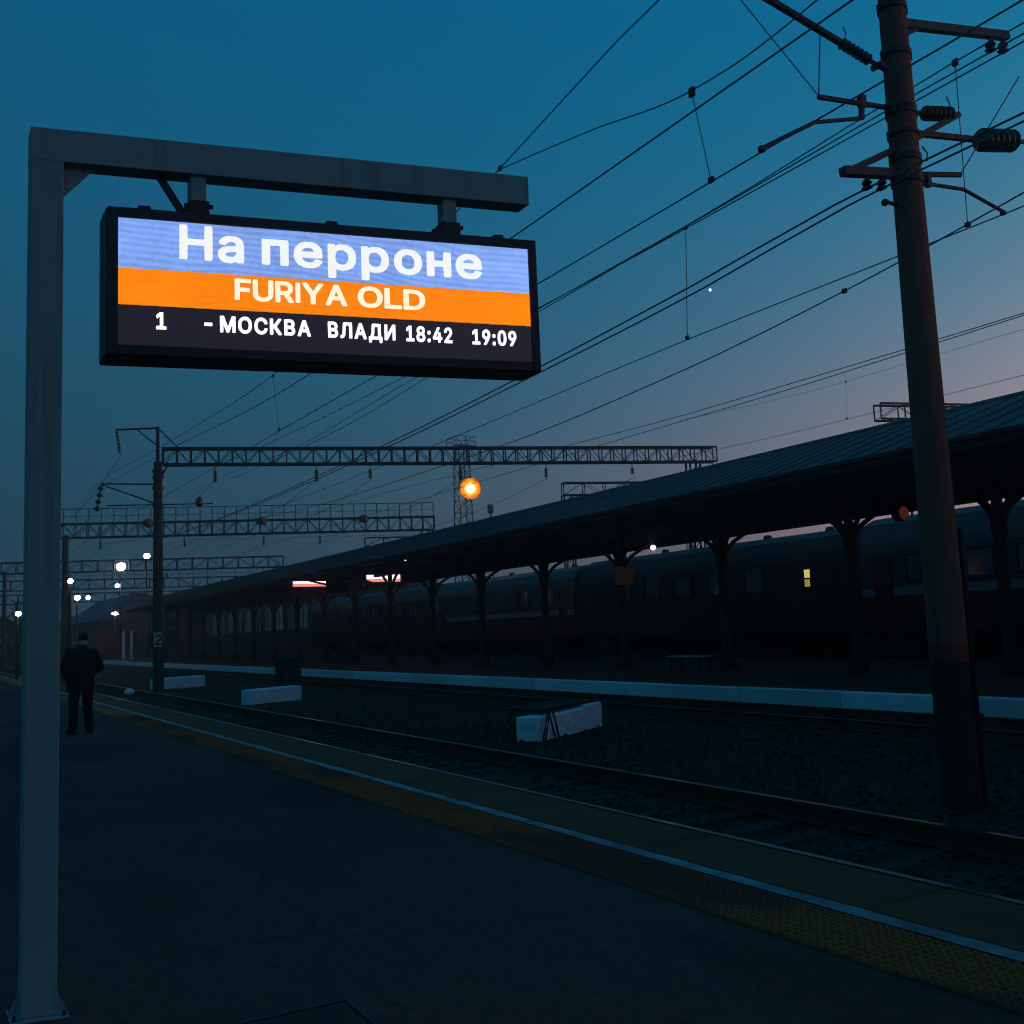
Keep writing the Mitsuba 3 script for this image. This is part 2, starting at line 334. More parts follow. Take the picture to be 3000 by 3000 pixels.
# ------------------------------------------------------------------ information display on its post
AZ = math.radians(102.0); U = np.array([math.sin(AZ), math.cos(AZ), 0])
SO = np.array([0.475, 4.949, 0.0]); MS = basis(SO, U); MS[:3, 1] = (-.01, 1.0, 0)      # the case runs back along the platform
def L(m): return move(m, MS)
post = thing('sign_post', 'grey square steel post with long arm carrying the lit display', 'post')
obj('post', L(cbox(-.0735, .068, 0, .108, .010, 3.90, .005)), 'grey_paint', post)
obj('arm', L(cbox(-.074, 2.345, -.002, .112, 3.782, 3.938, .002)), 'grey_paint', post)
bp = obj('base_plate', L(cbox(-.115, .112, -.03, .17, 0, .010, .003)), 'grey_paint', post)
for sx in (-.098, .095):
    for sy in (-.012, .152): obj('anchor_bolt', L(lathe([(.010, 0), (.010, .010), (.006, .012), (.006, .022)], (sx, sy, .010), n=8)), 'dark_steel', bp)
for s in (-1, 1):
    tri = trimesh.creation.extrude_polygon(Polygon([(0, 0), (.042, 0), (0, .09)]), .008)
    v = np.array(tri.vertices); v = np.c_[s * v[:, 0] + (.068 if s > 0 else -.074), v[:, 2] + .07, v[:, 1] + .014]; g = trimesh.Trimesh(v, tri.faces, process=False); g.fix_normals()
    obj('base_gusset', L(g), 'grey_paint', post)
tri = trimesh.creation.extrude_polygon(Polygon([(.068, 3.781), (.068, 3.625), (.205, 3.781)]), .012, engine='earcut')
v = np.array(tri.vertices); g = trimesh.Trimesh(np.c_[v[:, 0], v[:, 2] + .05, v[:, 1]], tri.faces, process=False); g.fix_normals()
obj('corner_gusset', L(g), 'grey_paint', post)
for s in (.668, 1.918):
    h = obj('hanger', L(cbox(s - .036, s + .036, .018, .09, 3.655, 3.783, .004)), 'grey_paint', post)
    obj('clamp', L(join(cbox(s - .048, s + .048, .006, .102, 3.575, 3.655, .004), [rod((s - .065, yy, 3.63), (s + .065, yy, 3.63), .011, n=6) for yy in (.02, .09)])), 'dark_steel', h)
obj('stay', L(bar((.49, .055, 3.786), (.618, .055, 3.576), .022, .030)), 'dark_steel', post)

# lettering: each letter its own little lit panel
def letter_poly(m):
    n = m.face_normals[:, 2] < -.9
    return unary_union([Polygon(m.vertices[f][:, :2]).buffer(1e-5) for f in m.faces[n]])
def letters(text, s0, s1, z0, cap, fat, track=.16, bold=True, depth=.004):
    """the letters of a text from s0 to s1 along the board, baseline z0"""
    glyphs = []
    for ch in text:
        if ch in 'I1|' and ch == 'I': p = Polygon([(0, 0), (cap * .17, 0), (cap * .17, cap), (0, cap)])
        else: p = letter_poly(meshkit.text_mesh(ch, cap, .002, bold))
        if fat: p = p.buffer(fat, join_style=1 if ch.lower() in 'аеос' else 2, mitre_limit=2).simplify(cap * .004)
        glyphs.append(p)
    gap = cap * track; ws = [p.bounds[2] - p.bounds[0] for p in glyphs]; n = len(glyphs)
    k = (s1 - s0 - gap * (n - 1)) / sum(ws); x = s0; out = []
    for p, w in zip(glyphs, ws):
        ms = [trimesh.creation.extrude_polygon(q, depth, engine='earcut') for q in getattr(p, 'geoms', [p])]
        m = join(ms); v = np.array(m.vertices)
        mm = trimesh.Trimesh(np.c_[(v[:, 0] - p.bounds[0]) * k + x, -v[:, 2], v[:, 1] + z0], m.faces, process=False); mm.fix_normals()
        out.append(mm); x += w * k + gap
    return out
def led(col, amp, f, dots):
    """rows of light-emitting dots, slightly uneven from module to module"""
    iu = np.linalg.inv(MS)
    def fn(p, n, uv):
        s = p.x * float(iu[0, 0]) + p.y * float(iu[0, 1]) + float(iu[0, 3]); z = p.z
        a = fbm(s * 7, z * 19, 2, 3); b = noise(s * f, z * f, 5)
        w = dr.sin(z * 210 + 2.2 * noise(s * 3.5, z * 5, 1) * 6.28 + s * 14)
        m = mikit.cell_rand(s * 6.25, z * 12.5)
        rim = smoothstep(1.7, 2.3, s) + 0.6 * smoothstep(0.75, 0.3, s)
        k = 1 - amp * (0.75 * a + 0.45 * b) + 0.30 * amp * w - 0.05 * m + 0.5 * amp * rim
        return mi.Color3f(*col) * k
    return proc(fn)

BLUE, ORANGE = (.26, .45, 1.04), (1.1, .255, .001)
def display(name, label, M, group=None, text=True, dims=(.246, 2.352, 2.862, 3.574)):
    """cabinet with one lit face; M maps board coordinates (along, back, up)"""
    s0, s1, z0, z1 = dims; P = lambda m: move(m, M)
    t = thing(name, label, 'information display', group)
    cab = obj('cabinet', P(cbox(s0, s1, -.028, .165, z0, z1, .008)), 'cabinet_black', t)
    e = (s0 + .050, s1 - .047, 2.915, 3.522)
    for a, b, c, d in ((s0 + .004, e[0], z0 + .004, z1 - .004), (e[1], s1 - .004, z0 + .004, z1 - .004), (e[0], e[1], z0 + .004, e[2]), (e[0], e[1], e[3], z1 - .004)):
        obj('bezel', P(cbox(a, b, -.046, -.027, c, d, .004)), 'cabinet_black', t)
    zb, zo = 3.282, 3.107
    rad = (led(BLUE, .30, 60, 1), led(ORANGE, .13, 60, 1)) if text else ({'type': 'rgb', 'value': [1.6, 1.25, 1.4]}, {'type': 'rgb', 'value': [1.05, .28, .24]})
    for nm, a, b, r in (('blue_band', zb, e[3], rad[0]), ('orange_band', zo, zb, rad[1])):
        m = box(e[0], e[1], -.034, -.028, a + .0005, b - .0005)
        mv = np.array(m.vertices); obj(nm, mikit.ply(P(m), 'lit_base', uv=np.c_[mv[:, 0], mv[:, 2]], emitter={'type': 'area', 'radiance': r}), None, t)
    obj('dark_band', mikit.ply(P(box(e[0], e[1], -.034, -.028, e[2], zo - .0005)), 'screen_glass', emitter=lamp_mat((.012, .009, .015))) if text else mikit.ply(P(box(e[0], e[1], -.034, -.028, e[2], zo - .0005)), 'screen_glass'), None, t)
    for s in (.42, 1.30, 2.17):
        obj('lifting_lug', P(cbox(s - .028, s + .028, .0, .06, z1 - .002, z1 + .030, .004)), 'cabinet_black', t)
    if text:
        # ventilation slots on the side and a seam round the case
        obj('seam', P(join(box(s0 - .002, s0 + .004, .055, .061, z0 + .01, z1 - .01), box(s0 + .01, s1 - .01, .055, .061, z0 - .002, z0 + .004))), 'dark_steel', t)
        for words, nm, col in ((( 'На', .567, .862, 3.348, .156, .0018), 'heading', (.90, .93, .92)), (('перроне', .945, 2.052, 3.348, .156, .0018), 'heading', (.90, .93, .92)),
                               (('FURIYA', .817, 1.352, 3.162, .097, .0012, .10), 'subtitle', (1.0, .92, .70)), (('OLD', 1.405, 1.745, 3.162, .097, .0012, .10), 'subtitle', (1.0, .92, .70)),
                               (('1', .462, .508, 2.999, .075, .0016), 'departure_line', (1.15, 1.1, 1.2)), (('-', .676, .713, 2.999, .075, .0016), 'departure_line', (1.15, 1.1, 1.2)),
                               (('МОСКВА', .748, 1.172, 2.999, .073, .0016), 'departure_line', (1.15, 1.1, 1.2)), (('ВЛАДИ', 1.255, 1.588, 2.999, .073, .0016), 'departure_line', (1.15, 1.1, 1.2)),
                               (('18:42', 1.642, 1.880, 2.999, .073, .0016), 'departure_line', (1.15, 1.1, 1.2)), (('19:09', 1.985, 2.222, 2.999, .073, .0016), 'departure_line', (1.15, 1.1, 1.2))):
            par = num(f'{t}__{nm}')
            for m in letters(*words):
                v = m.copy(); v.apply_translation([0, -.034, 0])
                obj('letter', mikit.ply(P(v), 'lit_base', emitter=lamp_mat(col)), None, par)
    return t
display('information_display', 'large lit display with blue and orange bands hanging under the grey arm', MS)

# ------------------------------------------------------------------ near catenary pole
def insulator(p0, p1, r=.06, n=7, core=.022):
    p0, p1 = np.asarray(p0, float), np.asarray(p1, float); Ln = np.linalg.norm(p1 - p0); pf = [(core, 0)]
    for i in range(n):
        a = Ln * (i + .15) / n; b = Ln * (i + .85) / n
        pf += [(core * 1.2, a), (r, a + (b - a) * .45), (r, a + (b - a) * .62), (core * 1.3, b)]
    return lathe(pf + [(core, Ln)], p0, p1 - p0, 14)
PX, PY = 9.18, 7.02
pole = thing('catenary_pole', 'tall round concrete pole with cantilever brackets at the right edge', 'catenary pole')
Rz = lambda z: .197 - .0068 * z
def shaft_piece(za, zb): return lathe([(Rz(z), z) for z in np.linspace(za, zb, 12)], (PX, PY, 0), (0, 0, 1), 28)
obj('shaft', shaft_piece(1.22, 13.6), 'pole_concrete', pole, smooth=40)
obj('red_band', shaft_piece(1.03, 1.22), 'red_paint', pole, smooth=40, label='faded red band round the lower pole')
obj('painted_base', shaft_piece(-.6, 1.03), 'blue_black_paint', pole, smooth=40)
for z, h in ((8.16, .07), (7.62, .07), (6.96, .10), (6.42, .08), (6.16, .06), (6.7, .05)):
    c = obj('steel_collar', lathe([(Rz(z) + .004, z - h / 2), (Rz(z) + .016, z - h / 2 + .005), (Rz(z) + .016, z + h / 2 - .005), (Rz(z) + .004, z + h / 2)], (PX, PY, 0), n=28), 'dark_steel', pole, smooth=40)
    for s in (-1, 1): obj('collar_bolt', cbox(PX + s * (Rz(z) + .025) - .025, PX + s * (Rz(z) + .025) + .025, PY - .06, PY + .06, z - h * .45, z + h * .45, .006), 'dark_steel', c)
Pt = lambda x, z, y=7.05: (x, y, z)
# bracket towards the near track: tube with an insulator, messenger clamp at its tip (above the frame)
can = obj('cantilever', join(rod(Pt(8.34, 7.57), Pt(6.42, 7.955), .038), rod(Pt(8.34, 7.57), Pt(9.06, 7.42), .024), rod(Pt(8.90, 7.45, 6.98), Pt(8.90, 7.45, 7.12), .035)), 'dark_steel', pole)
obj('insulator', insulator(Pt(8.34, 7.57), Pt(8.78, 7.48), .062, 7), 'insulator_glaze', can)
obj('stay_rod', rod(Pt(6.6, 7.95), Pt(8.95, 9.2), .014), 'dark_steel', can)
reg = obj('register_tube', join(rod(Pt(9.06, 7.0), Pt(7.95, 6.87), .028), box(8.56, 8.64, 7.02, 7.08, 6.9, 7.04), bar(Pt(8.60, 6.98), Pt(8.57, 6.77), .04, .05)), 'dark_steel', pole)
obj('steady_arm', join(rod(Pt(8.60, 6.785), Pt(7.86, 6.575), .022), rod(Pt(7.86, 6.575), Pt(7.10, 6.14), .022), cbox(7.06, 7.13, 7.02, 7.08, 6.10, 6.16, .01)), 'dark_steel', reg)
obj('hanger_wire', join(rod(Pt(7.95, 6.88), Pt(6.60, 7.93), .006, n=5), rod(Pt(7.95, 6.88), Pt(8.05, 7.63), .007, n=5)), 'wire_metal', reg)
# small triangular bracket with two feeder insulators, left
tb = obj('feeder_bracket', join(bar(Pt(9.06, 6.53), Pt(8.27, 6.12), .07), bar(Pt(9.06, 6.25), Pt(8.22, 6.12), .10, .09)), 'dark_steel', pole)
for x, z in ((8.57, 6.11), (8.80, 6.15)):
    obj('feeder_insulator', join(rod(Pt(x, z + .06), Pt(x, z - .02), .016), lathe([(.02, 0), (.045, .015), (.03, .03), (.055, .045), (.04, .075), (.015, .09)], Pt(x, z - .10)), cbox(x - .035, x + .035, 7.0, 7.1, z - .12, z - .095, .006)), 'insulator_glaze', tb)
obj('cable_bracket', join(rod(Pt(9.06, 5.9), Pt(8.85, 5.9), .022), sphere(Pt(8.83, 5.89), .04, 1)), 'dark_steel', pole)
# long arm with two feeder insulators, right
fb = obj('feeder_bracket', join(bar(Pt(9.28, 8.045), Pt(11.29, 8.43), .08, .095), bar(Pt(9.30, 7.88), Pt(9.62, 8.08), .05)), 'dark_steel', pole)
for x, z in ((10.94, 8.36), (11.18, 8.41)):
    obj('feeder_insulator', join(rod(Pt(x, z), Pt(x, z - .09), .018), lathe([(.02, 0), (.05, .015), (.032, .035), (.062, .05), (.045, .085), (.02, .10)], Pt(x, z - .19)), cbox(x - .05, x + .05, 7.0, 7.1, z - .215, z - .185, .006)), 'insulator_glaze', fb)
# double bracket towards the far track
c2 = obj('cantilever', join(rod(Pt(9.28, 7.0), Pt(9.60, 7.065), .03), rod(Pt(10.08, 7.16), Pt(10.22, 7.185), .03), bar(Pt(10.20, 7.18), Pt(9.28, 6.65), .07), rod(Pt(9.60, 7.065), Pt(10.08, 7.16), .02), rod(Pt(9.28, 6.77), Pt(10.56, 6.955), .04), rod(Pt(10.56, 6.955), Pt(11.9, 7.20), .028)), 'dark_steel', pole)
obj('insulator', insulator(Pt(9.60, 7.065), Pt(10.08, 7.16), .085, 6), 'insulator_glaze', c2)
obj('counter_insulator', insulator(Pt(10.56, 6.955), Pt(11.20, 7.075), .135, 6, .05), 'insulator_glaze', c2)
obj('arcing_horn', join(polytube([Pt(10.10, 7.18), Pt(10.06, 7.30), Pt(10.02, 7.36)], .008), polytube([Pt(8.40, 7.60), Pt(8.44, 7.70), Pt(8.40, 7.76)], .008), polytube([Pt(9.52, 6.66), Pt(9.60, 6.60), Pt(9.58, 6.50)], .009)), 'wire_metal', c2)
r2 = obj('register_tube', join(rod(Pt(9.28, 6.295), Pt(10.14, 6.45), .032), bar(Pt(9.56, 6.34), Pt(9.57, 6.20), .06)), 'dark_steel', pole)
obj('steady_arm', join(rod(Pt(9.57, 6.235), Pt(10.18, 6.285), .022), rod(Pt(10.18, 6.285), Pt(10.88, 6.14), .020), cbox(10.84, 10.90, 7.02, 7.08, 6.10, 6.15, .01)), 'dark_steel', r2)
obj('hanger_wire', rod(Pt(10.14, 6.45), Pt(11.45, 7.95), .008, n=5), 'wire_metal', r2)
obj('cable_conduit', join(rod((PX + .19, PY - .14, -.5), (PX + .165, PY - .13, 2.4), .025), bar((PX + .1, PY, .46), (PX + .36, PY - .06, .46), .05)), 'blue_black_paint', pole)

# ------------------------------------------------------------------ overhead wires
def wire(label, pts, r=.0085, smooth=False, name='overhead_wire', clamps=()):
    t = thing(name, label, 'overhead wire', 'overhead wires of the railway')
    obj('strand', polytube(along(pts), r), 'wire_metal', t)
    for c in clamps: obj('clamp', cbox(c[0] - .02, c[0] + .02, c[1] - .035, c[1] + .035, c[2] - .03, c[2] + .03, .006), 'dark_steel', t)
    return t
def dropper(parent, a, b, r=.005):
    d = obj('dropper', rod(a, b, r, n=5), 'wire_metal', parent)
    for q, e in ((b, 1), (a, -1)): obj('dropper_clamp', cbox(q[0] - .02, q[0] + .02, q[1] - .035, q[1] + .035, min(q[2] - e * .012, q[2] + e * .045), max(q[2] - e * .012, q[2] + e * .045), .005), 'dark_steel', d)
w = wire('contact wire held by the left steady arm of the near pole', [(6.9, -40, 6.02), (7.0, 4, 6.02), (7.09, 7.05, 6.10), (6.93, 11, 6.01), (6.85, 23, 6.12), (6.3, 44.6, 6.1), (6.5, 73, 6.0), (6.5, 107, 6.0), (6.5, 165, 6.0)], .0085)
m1 = wire('messenger wire that drops from above the frame to behind the end of the grey arm', [(6.6, -45, 7.2), (6.55, -18, 7.0), (6.5, 7.05, 7.98), (6.5, 11.2, 7.55), (6.5, 15, 7.28), (6.5, 21.2, 7.17), (6.5, 31, 7.57), (6.2, 44.7, 8.1), (6.5, 58, 7.4), (6.5, 73.5, 8.2), (6.5, 90, 7.4), (6.5, 107, 8.2), (6.5, 135, 7.4), (6.5, 160, 8.2)], .0085, True, clamps=[(6.5, 11.15, 7.555)])
s1 = wire('slack auxiliary wire under the messenger, left of the near pole', [(6.5, 11.2, 7.55), (6.54, 9.14, 7.16), (6.56, 7.41, 6.79), (6.55, 6.57, 6.73), (6.53, 5.5, 6.78), (6.5, 3.0, 7.30)], .0075, clamps=[(6.56, 7.41, 6.79)])
dropper(s1, (6.56, 7.41, 6.77), (7.02, 7.72, 6.06)); dropper(m1, (6.5, 21.2, 7.17), (6.86, 22.0, 6.14))
wire('straight wire left of the near pole, between the slack wire and the contact wire', [(5.8, -40, 6.1), (5.8, 8.7, 5.99), (5.8, 16.8, 6.08), (5.9, 27.6, 6.75), (6.2, 44.6, 7.9)], .0085)
wire('upper feeder wire on the long right arm of the near pole', [(11.18, -40, 7.9), (11.18, -12, 7.6), (11.18, 7.05, 8.19), (11.15, 14, 8.17), (11.1, 25, 8.34), (10.9, 43.3, 8.9)], .0105)
wire('lower feeder wire on the long right arm of the near pole', [(10.94, -40, 7.9), (10.94, -12, 7.55), (10.94, 7.05, 8.14), (10.95, 12.8, 8.08), (11.0, 20, 8.0), (11.3, 29.3, 7.97), (11.3, 43, 8.3)], .0105)
m2 = wire('messenger wire with droppers crossing behind the right arm of the near pole', [(10.75, -40, 7.6), (10.75, -6, 7.7), (10.75, 7.0, 8.15), (10.75, 12.4, 7.97), (10.75, 17, 7.95), (10.75, 23.4, 7.93), (10.75, 31.7, 7.8), (10.7, 43.3, 8.25), (10.7, 57, 7.5), (10.3, 73, 8.3)], .0095, clamps=[(10.75, 7.4, 8.15)])
dropper(m2, (10.75, 12.5, 7.96), (10.8, 12.69, 6.14), .007); dropper(m2, (10.75, 7.4, 8.14), (10.84, 7.5, 6.13), .006)
wire('contact wire held by the right steady arm of the near pole', [(10.75, -40, 6.1), (10.8, 4, 6.1), (10.87, 7.05, 6.11), (10.8, 12.7, 6.12), (10.8, 22, 6.06), (10.6, 43.5, 6.05), (10.6, 75, 6.0), (10.6, 107, 6.0)], .0085)
wire('outer of two feeder wires under the small left bracket of the near pole', [(8.9, -40, 6.3), (8.7, -12, 5.7), (8.57, 7.05, 6.00), (8.6, 10.0, 5.86), (8.6, 14, 5.71), (8.6, 20, 5.58), (8.6, 26, 5.54), (8.6, 36, 5.6), (8.5, 44, 5.8)], .0115)
wire('inner of two feeder wires under the small left bracket of the near pole', [(9.05, -40, 6.3), (8.9, -12, 5.7), (8.80, 7.05, 6.04), (8.8, 10.0, 5.86), (8.75, 14, 5.70), (8.72, 20, 5.56), (8.7, 26, 5.52), (8.65, 36, 5.6), (8.55, 44, 5.8)], .0115)
wire('sagging wire that passes just above the white edge behind the right steady arm', [(10.4, -30, 7.4), (10.4, 2, 6.62), (10.4, 6.5, 6.06), (10.4, 7.7, 5.9), (10.4, 9.05, 5.75), (10.4, 12.2, 5.5), (10.4, 17.8, 5.32), (10.4, 26, 5.4), (10.3, 43.6, 6.4)], .0095, clamps=[(10.4, 9.05, 5.75)])
wire('upper wire over the far platform track', [(14.5, -40, 6.1), (14.5, 9, 6.0), (14.5, 17, 6.05), (14.5, 22, 6.2), (14.4, 42, 6.7), (14.4, 75, 6.1)], .0085)
wire('lower wire over the far platform track', [(14.6, -40, 6.1), (14.6, 9, 6.0), (14.6, 14.2, 5.95), (14.6, 20.7, 5.98), (14.5, 42, 6.0), (14.4, 75, 6.0), (14.4, 107, 6.0)], .0085)
w10 = wire('thin distant wire low above the canopy ridge', [(30.6, -20, 8.9), (30.6, 20, 8.95), (30.6, 30, 8.98), (30.6, 37.5, 9.2)], .010)
w11 = wire('thin distant messenger wire above the canopy ridge with one dropper', [(30.7, -20, 10.6), (30.7, 27, 10.45), (30.7, 37, 10.9)], .007)
dropper(w11, (30.7, 27, 10.45), (30.6, 27, 8.97))
for i, x in enumerate((10.7, 14.74, 16.95, 20.8, 24.55, 28.5)):
    y1 = 43.3 - (x - 10.7) * .315; y2 = 72.5 - (x - 10.7) * .35
    wire(f'far messenger wire under the {("first", "second", "third", "fourth", "fifth", "sixth")[i]} hanging insulator from the left of the nearest gantry', [(x, y1, 8.25), (x, (y1 + y2) / 2, 7.3), (x, y2, 8.2), (x, (y2 + 104) / 2, 7.3), (x, 104 - (x - 10) * .3, 8.2)], .012, True)
wire('thin wire slanting to the tip of the topmost left bracket on the gantry mast', [(7.2, 44.4, 9.4), (6.9, 58, 8.3), (7.3, 73.5, 9.3)], .012, True)
wire('thin wire from the left bracket insulator of the gantry mast into the distance', [(6.16, 44.7, 7.1), (6.3, 58, 6.5), (6.5, 73.5, 7.2)], .012, True)

# ------------------------------------------------------------------ gantries
def gantry(label, A, B, zb, depth, cells, masts, ins=(), rail=False, fine=True, group='overhead gantries across the yard', w=.45, msteel=True, r=.035, mast_r=.17, bars_as_parts=True):
    A, B = np.array([*A, 0.]), np.array([*B, 0.]); u = (B - A) / np.linalg.norm(B - A); n = np.array([-u[1], u[0], 0]); Ln = np.linalg.norm(B - A)
    t = thing('overhead_gantry', label, 'overhead gantry', group)
    P = lambda s, o, z: tuple(A + u * s + n * o + [0, 0, z])
    for o in (-w / 2, w / 2):
        for z in (zb, zb + depth): obj('chord', bar(P(0, o, z), P(Ln, o, z), r * 2, r * 2.2), 'far_steel', t)
    ds = Ln / cells; lat = []
    for i in range(cells + 1):
        for o in (-w / 2, w / 2):
            e = (-1 if o < 0 else 1) * .02
            lat.append(('upright', bar(P(i * ds, o, zb), P(i * ds, o, zb + depth), r * (1.25 if fine else 1.9))))
            if i < cells:
                a, b = ((zb, zb + depth), (zb + depth, zb))[i % 2]
                lat.append(('diagonal', bar(P(i * ds, o + e, a), P((i + 1) * ds, o + e, b), r * .8)))
        if i < cells and fine: lat.append(('cross_brace', bar(P(i * ds, -w / 2, zb), P((i + 1) * ds, w / 2, zb), r * .6)))
    if bars_as_parts:
        for nm, m in lat: obj(nm, m, 'far_steel', t)
    else: obj('lattice', join([m for _, m in lat]), 'far_steel', t, kind='stuff')
    for s, kind in masts:
        if kind == 'tube': obj('mast', lathe([(mast_r * 1.35, -.6), (mast_r, zb + depth * .2)], P(s, 0, 0), n=14), 'far_concrete', t, smooth=40)
        else:
            legs = [bar(P(s + a, b, -.6), P(s + a, b, zb), .07) for a in (-.25, .25) for b in (-.25, .25)]
            legs += [bar(P(s - .25, b, z), P(s + .25, b, z + .8), .035) for b in (-.25, .25) for z in np.arange(0, zb - .8, .8)]
            obj('mast', join(legs), 'far_steel', t)
    for s, hgt in ins:
        k = obj('hanging_insulator', join(rod(P(s, 0, zb), P(s, 0, zb - .25), .02, n=6), insulator(P(s, 0, zb - .25), P(s, 0, zb - hgt), .10, 5, .03)), 'insulator_glaze', t)
    if rail:
        rl = [bar(P(0, w / 2, zb + depth + 1.05), P(Ln, w / 2, zb + depth + 1.05), .05), bar(P(0, w / 2, zb + depth + .55), P(Ln, w / 2, zb + depth + .55), .03)]
        rl += [bar(P(s, w / 2, zb + depth), P(s, w / 2, zb + depth + 1.05), .045) for s in np.linspace(0, Ln, cells + 1)]
        obj('walkway_railing', join(rl), 'far_steel', t)
    return t, P
g1, P1 = gantry('nearest lattice gantry spanning from a mast with left brackets to the canopy', (8.72, 43.94), (32.3, 36.5), 8.93, .68, 44, ((-.2, 'tube'), (23.6, 'lattice')), ins=((2.1, .75), (6.3, .75), (8.6, .65), (12.6, .75), (16.5, .65), (20.6, .55)))
top = P1(-.2, 0, 0)
hd = obj('mast_head', join(bar(P1(-.2, 0, 8.9), P1(-.2, 0, 10.55), .12), bar(P1(-.2, 0, 10.5), P1(-1.85, 0, 10.42), .07), bar(P1(-1.0, 0, 10.40), P1(-.22, 0, 9.75), .05), bar(P1(-.2, 0, 10.5), P1(.65, 0, 9.62), .05), bar(P1(.2, 0, 8.95), P1(-.05, 0, 8.45), .06)), 'far_steel', g1)
obj('head_insulator', insulator(P1(-1.83, 0, 10.38), P1(-1.7, 0, 9.45), .08, 6), 'insulator_glaze', hd)
cb = obj('cantilever', join(bar(P1(-.2, 0, 8.12), P1(-2.45, 0, 8.16), .06), bar(P1(-2.4, 0, 8.12), P1(-.2, 0, 7.28), .055)), 'far_steel', g1)
obj('cantilever_insulator', insulator(P1(-2.42, 0, 8.1), P1(-2.6, 0, 7.0), .13, 4), 'insulator_glaze', cb)
obj('cross_arm', bar(P1(-2.2, 0, 7.25), P1(2.0, 0, 7.28), .045), 'far_steel', g1)
obj('round_weight', lathe([(.05, 0), (.15, .1), (.15, .3), (.05, .42)], P1(1.45, 0, 7.15), n=12), 'insulator_glaze', g1)
for z in (8.6, 8.35, 7.9, 7.2): obj('mast_collar', lathe([(.21, 0), (.24, .02), (.24, .10), (.21, .12)], P1(-.2, 0, z), n=14), 'dark_steel', g1)
pl = obj('number_plate', move(box(-.16, .16, -.26, -.25, 1.40, 1.98), basis((*P1(-.2, 0, 0)[:2], 0), U)), 'plate_white', g1, label='white number plate with a dark 2 on the mast')
tm = meshkit.text_mesh('2', .40, .004, True); v = np.array(tm.vertices); c = (tm.bounds[0] + tm.bounds[1]) / 2
two_ = trimesh.Trimesh(np.c_[v[:, 0] - c[0], -.262 - v[:, 2], v[:, 1] - c[1] + 1.69], tm.faces, process=False); two_.fix_normals()
obj('numeral', move(two_, basis((*P1(-.2, 0, 0)[:2], 0), U)), 'plate_ink', pl)

g2, P2 = gantry('second gantry with a railing along its top, ending left of the orange lamp', (7.4, 73.9), (31.5, 65.4), 8.72, .92, 32, ((1.0, 'tube'), (24.9, 'lattice')), ins=((3.2, .8), (8.6, .8), (13.8, .8), (17.6, .8)), rail=True, w=.6, r=.045, mast_r=.19)
for s in (6.3, 13.7, 20.6): obj('round_weight', lathe([(.08, 0), (.36, .12), (.36, .42), (.08, .6)], P2(s, -.5, 9.25), n=12), 'insulator_glaze', g2)
gantry('third gantry, low behind the white yard lamps', (6.6, 108.0), (31.4, 100.0), 8.6, 1.05, 18, ((.4, 'tube'), (25.5, 'tube')), ins=((5, .9), (10, .9), (15, .9)), rail=False, fine=False, w=.7, r=.05, bars_as_parts=False)
gantry('fourth gantry, dim behind the third one', (6, 136), (40, 130), 8.4, 1.15, 20, ((.8, 'tube'), (33, 'tube')), fine=False, w=.7, r=.06, bars_as_parts=False, rail=True)
gantry('fifth and farthest gantry, faint over the tree line', (5, 172), (52, 160), 8.2, 1.3, 24, ((1.5, 'tube'), (46, 'tube')), fine=False, w=.7, r=.07, bars_as_parts=False)
gantry('gantry end showing above the middle of the canopy ridge', (31.55, 48.6), (60, 40), 8.93, .70, 24, ((.25, 'lattice'), (28, 'lattice')), fine=True, bars_as_parts=False)
gantry('short gantry end left of the near pole above the canopy ridge', (32.7, 27.3), (62, 19), 9.14, .62, 28, ((1.6, 'lattice'), (29, 'lattice')), fine=True, bars_as_parts=False)
gantry('small far gantry end above the canopy, under the railed gantry', (32.1, 80), (62, 71), 8.85, .70, 20, ((.3, 'lattice'), (29, 'lattice')), fine=False, bars_as_parts=False)

# ------------------------------------------------------------------ platform canopy
XE, XR, XF, ZE, ZR = 17.3, 21.8, 26.3, 4.86, 6.42
CY0, CY1 = -24.0, 113.0
can = thing('platform_canopy', 'long dark platform canopy with a low gable roof on bracketed columns', 'canopy')
def slope(xa, xb, th=.09):
    za, zb = (ZE, ZR) if xa < xb else (ZE, ZR)
    return extrude_y([(xa, za), (xb, zb), (xb, zb - th), (xa, za - th)] if xa < xb else [(xb, zb), (xa, za), (xa, za - th), (xb, zb - th)], CY0, CY1)
ns = obj('roof', slope(XE, XR), 'roof_metal', can); obj('roof', slope(XF, XR), 'roof_metal', can)
obj('ridge_cap', extrude_y([(XR - .22, ZR - .05), (XR, ZR + .05), (XR + .22, ZR - .05), (XR, ZR + .02)], CY0, CY1), 'dark_steel', can)
seams = []
y = CY0
while y < CY1:
    seams.append(bar((XE, y, ZE + .014), (XR - .2, y, ZR - .055), .03, .035)); y += .72 + RNG.uniform(-.02, .02)
obj('roof_seam', join(seams), 'roof_metal', ns, kind='stuff')
for x, s in ((XE, 1), (XF, -1)):
    obj('fascia', box(x - .03, x + .03, CY0, CY1, ZE - .26, ZE - .005), 'dark_wood', can)
    obj('gutter', extrude_y([(x - s * .03, ZE - .02), (x - s * .14, ZE - .02), (x - s * .13, ZE - .10), (x - s * .03, ZE - .12)], CY0, CY1), 'dark_steel', can)
obj('purlin', box(XR - .09, XR + .09, CY0, CY1, 4.66, 4.84), 'dark_wood', can)
for x in (19.4, 24.2): obj('purlin', box(x - .07, x + .07, CY0, CY1, 5.30, 5.44), 'dark_wood', can)
CY = [15.0 - 5.2 * k for k in range(1, 7)] + [15.01, 19.47, 24.64, 30.02, 35.27, 40.65, 45.67] + [50.9 + 5.2 * k for k in range(12)]
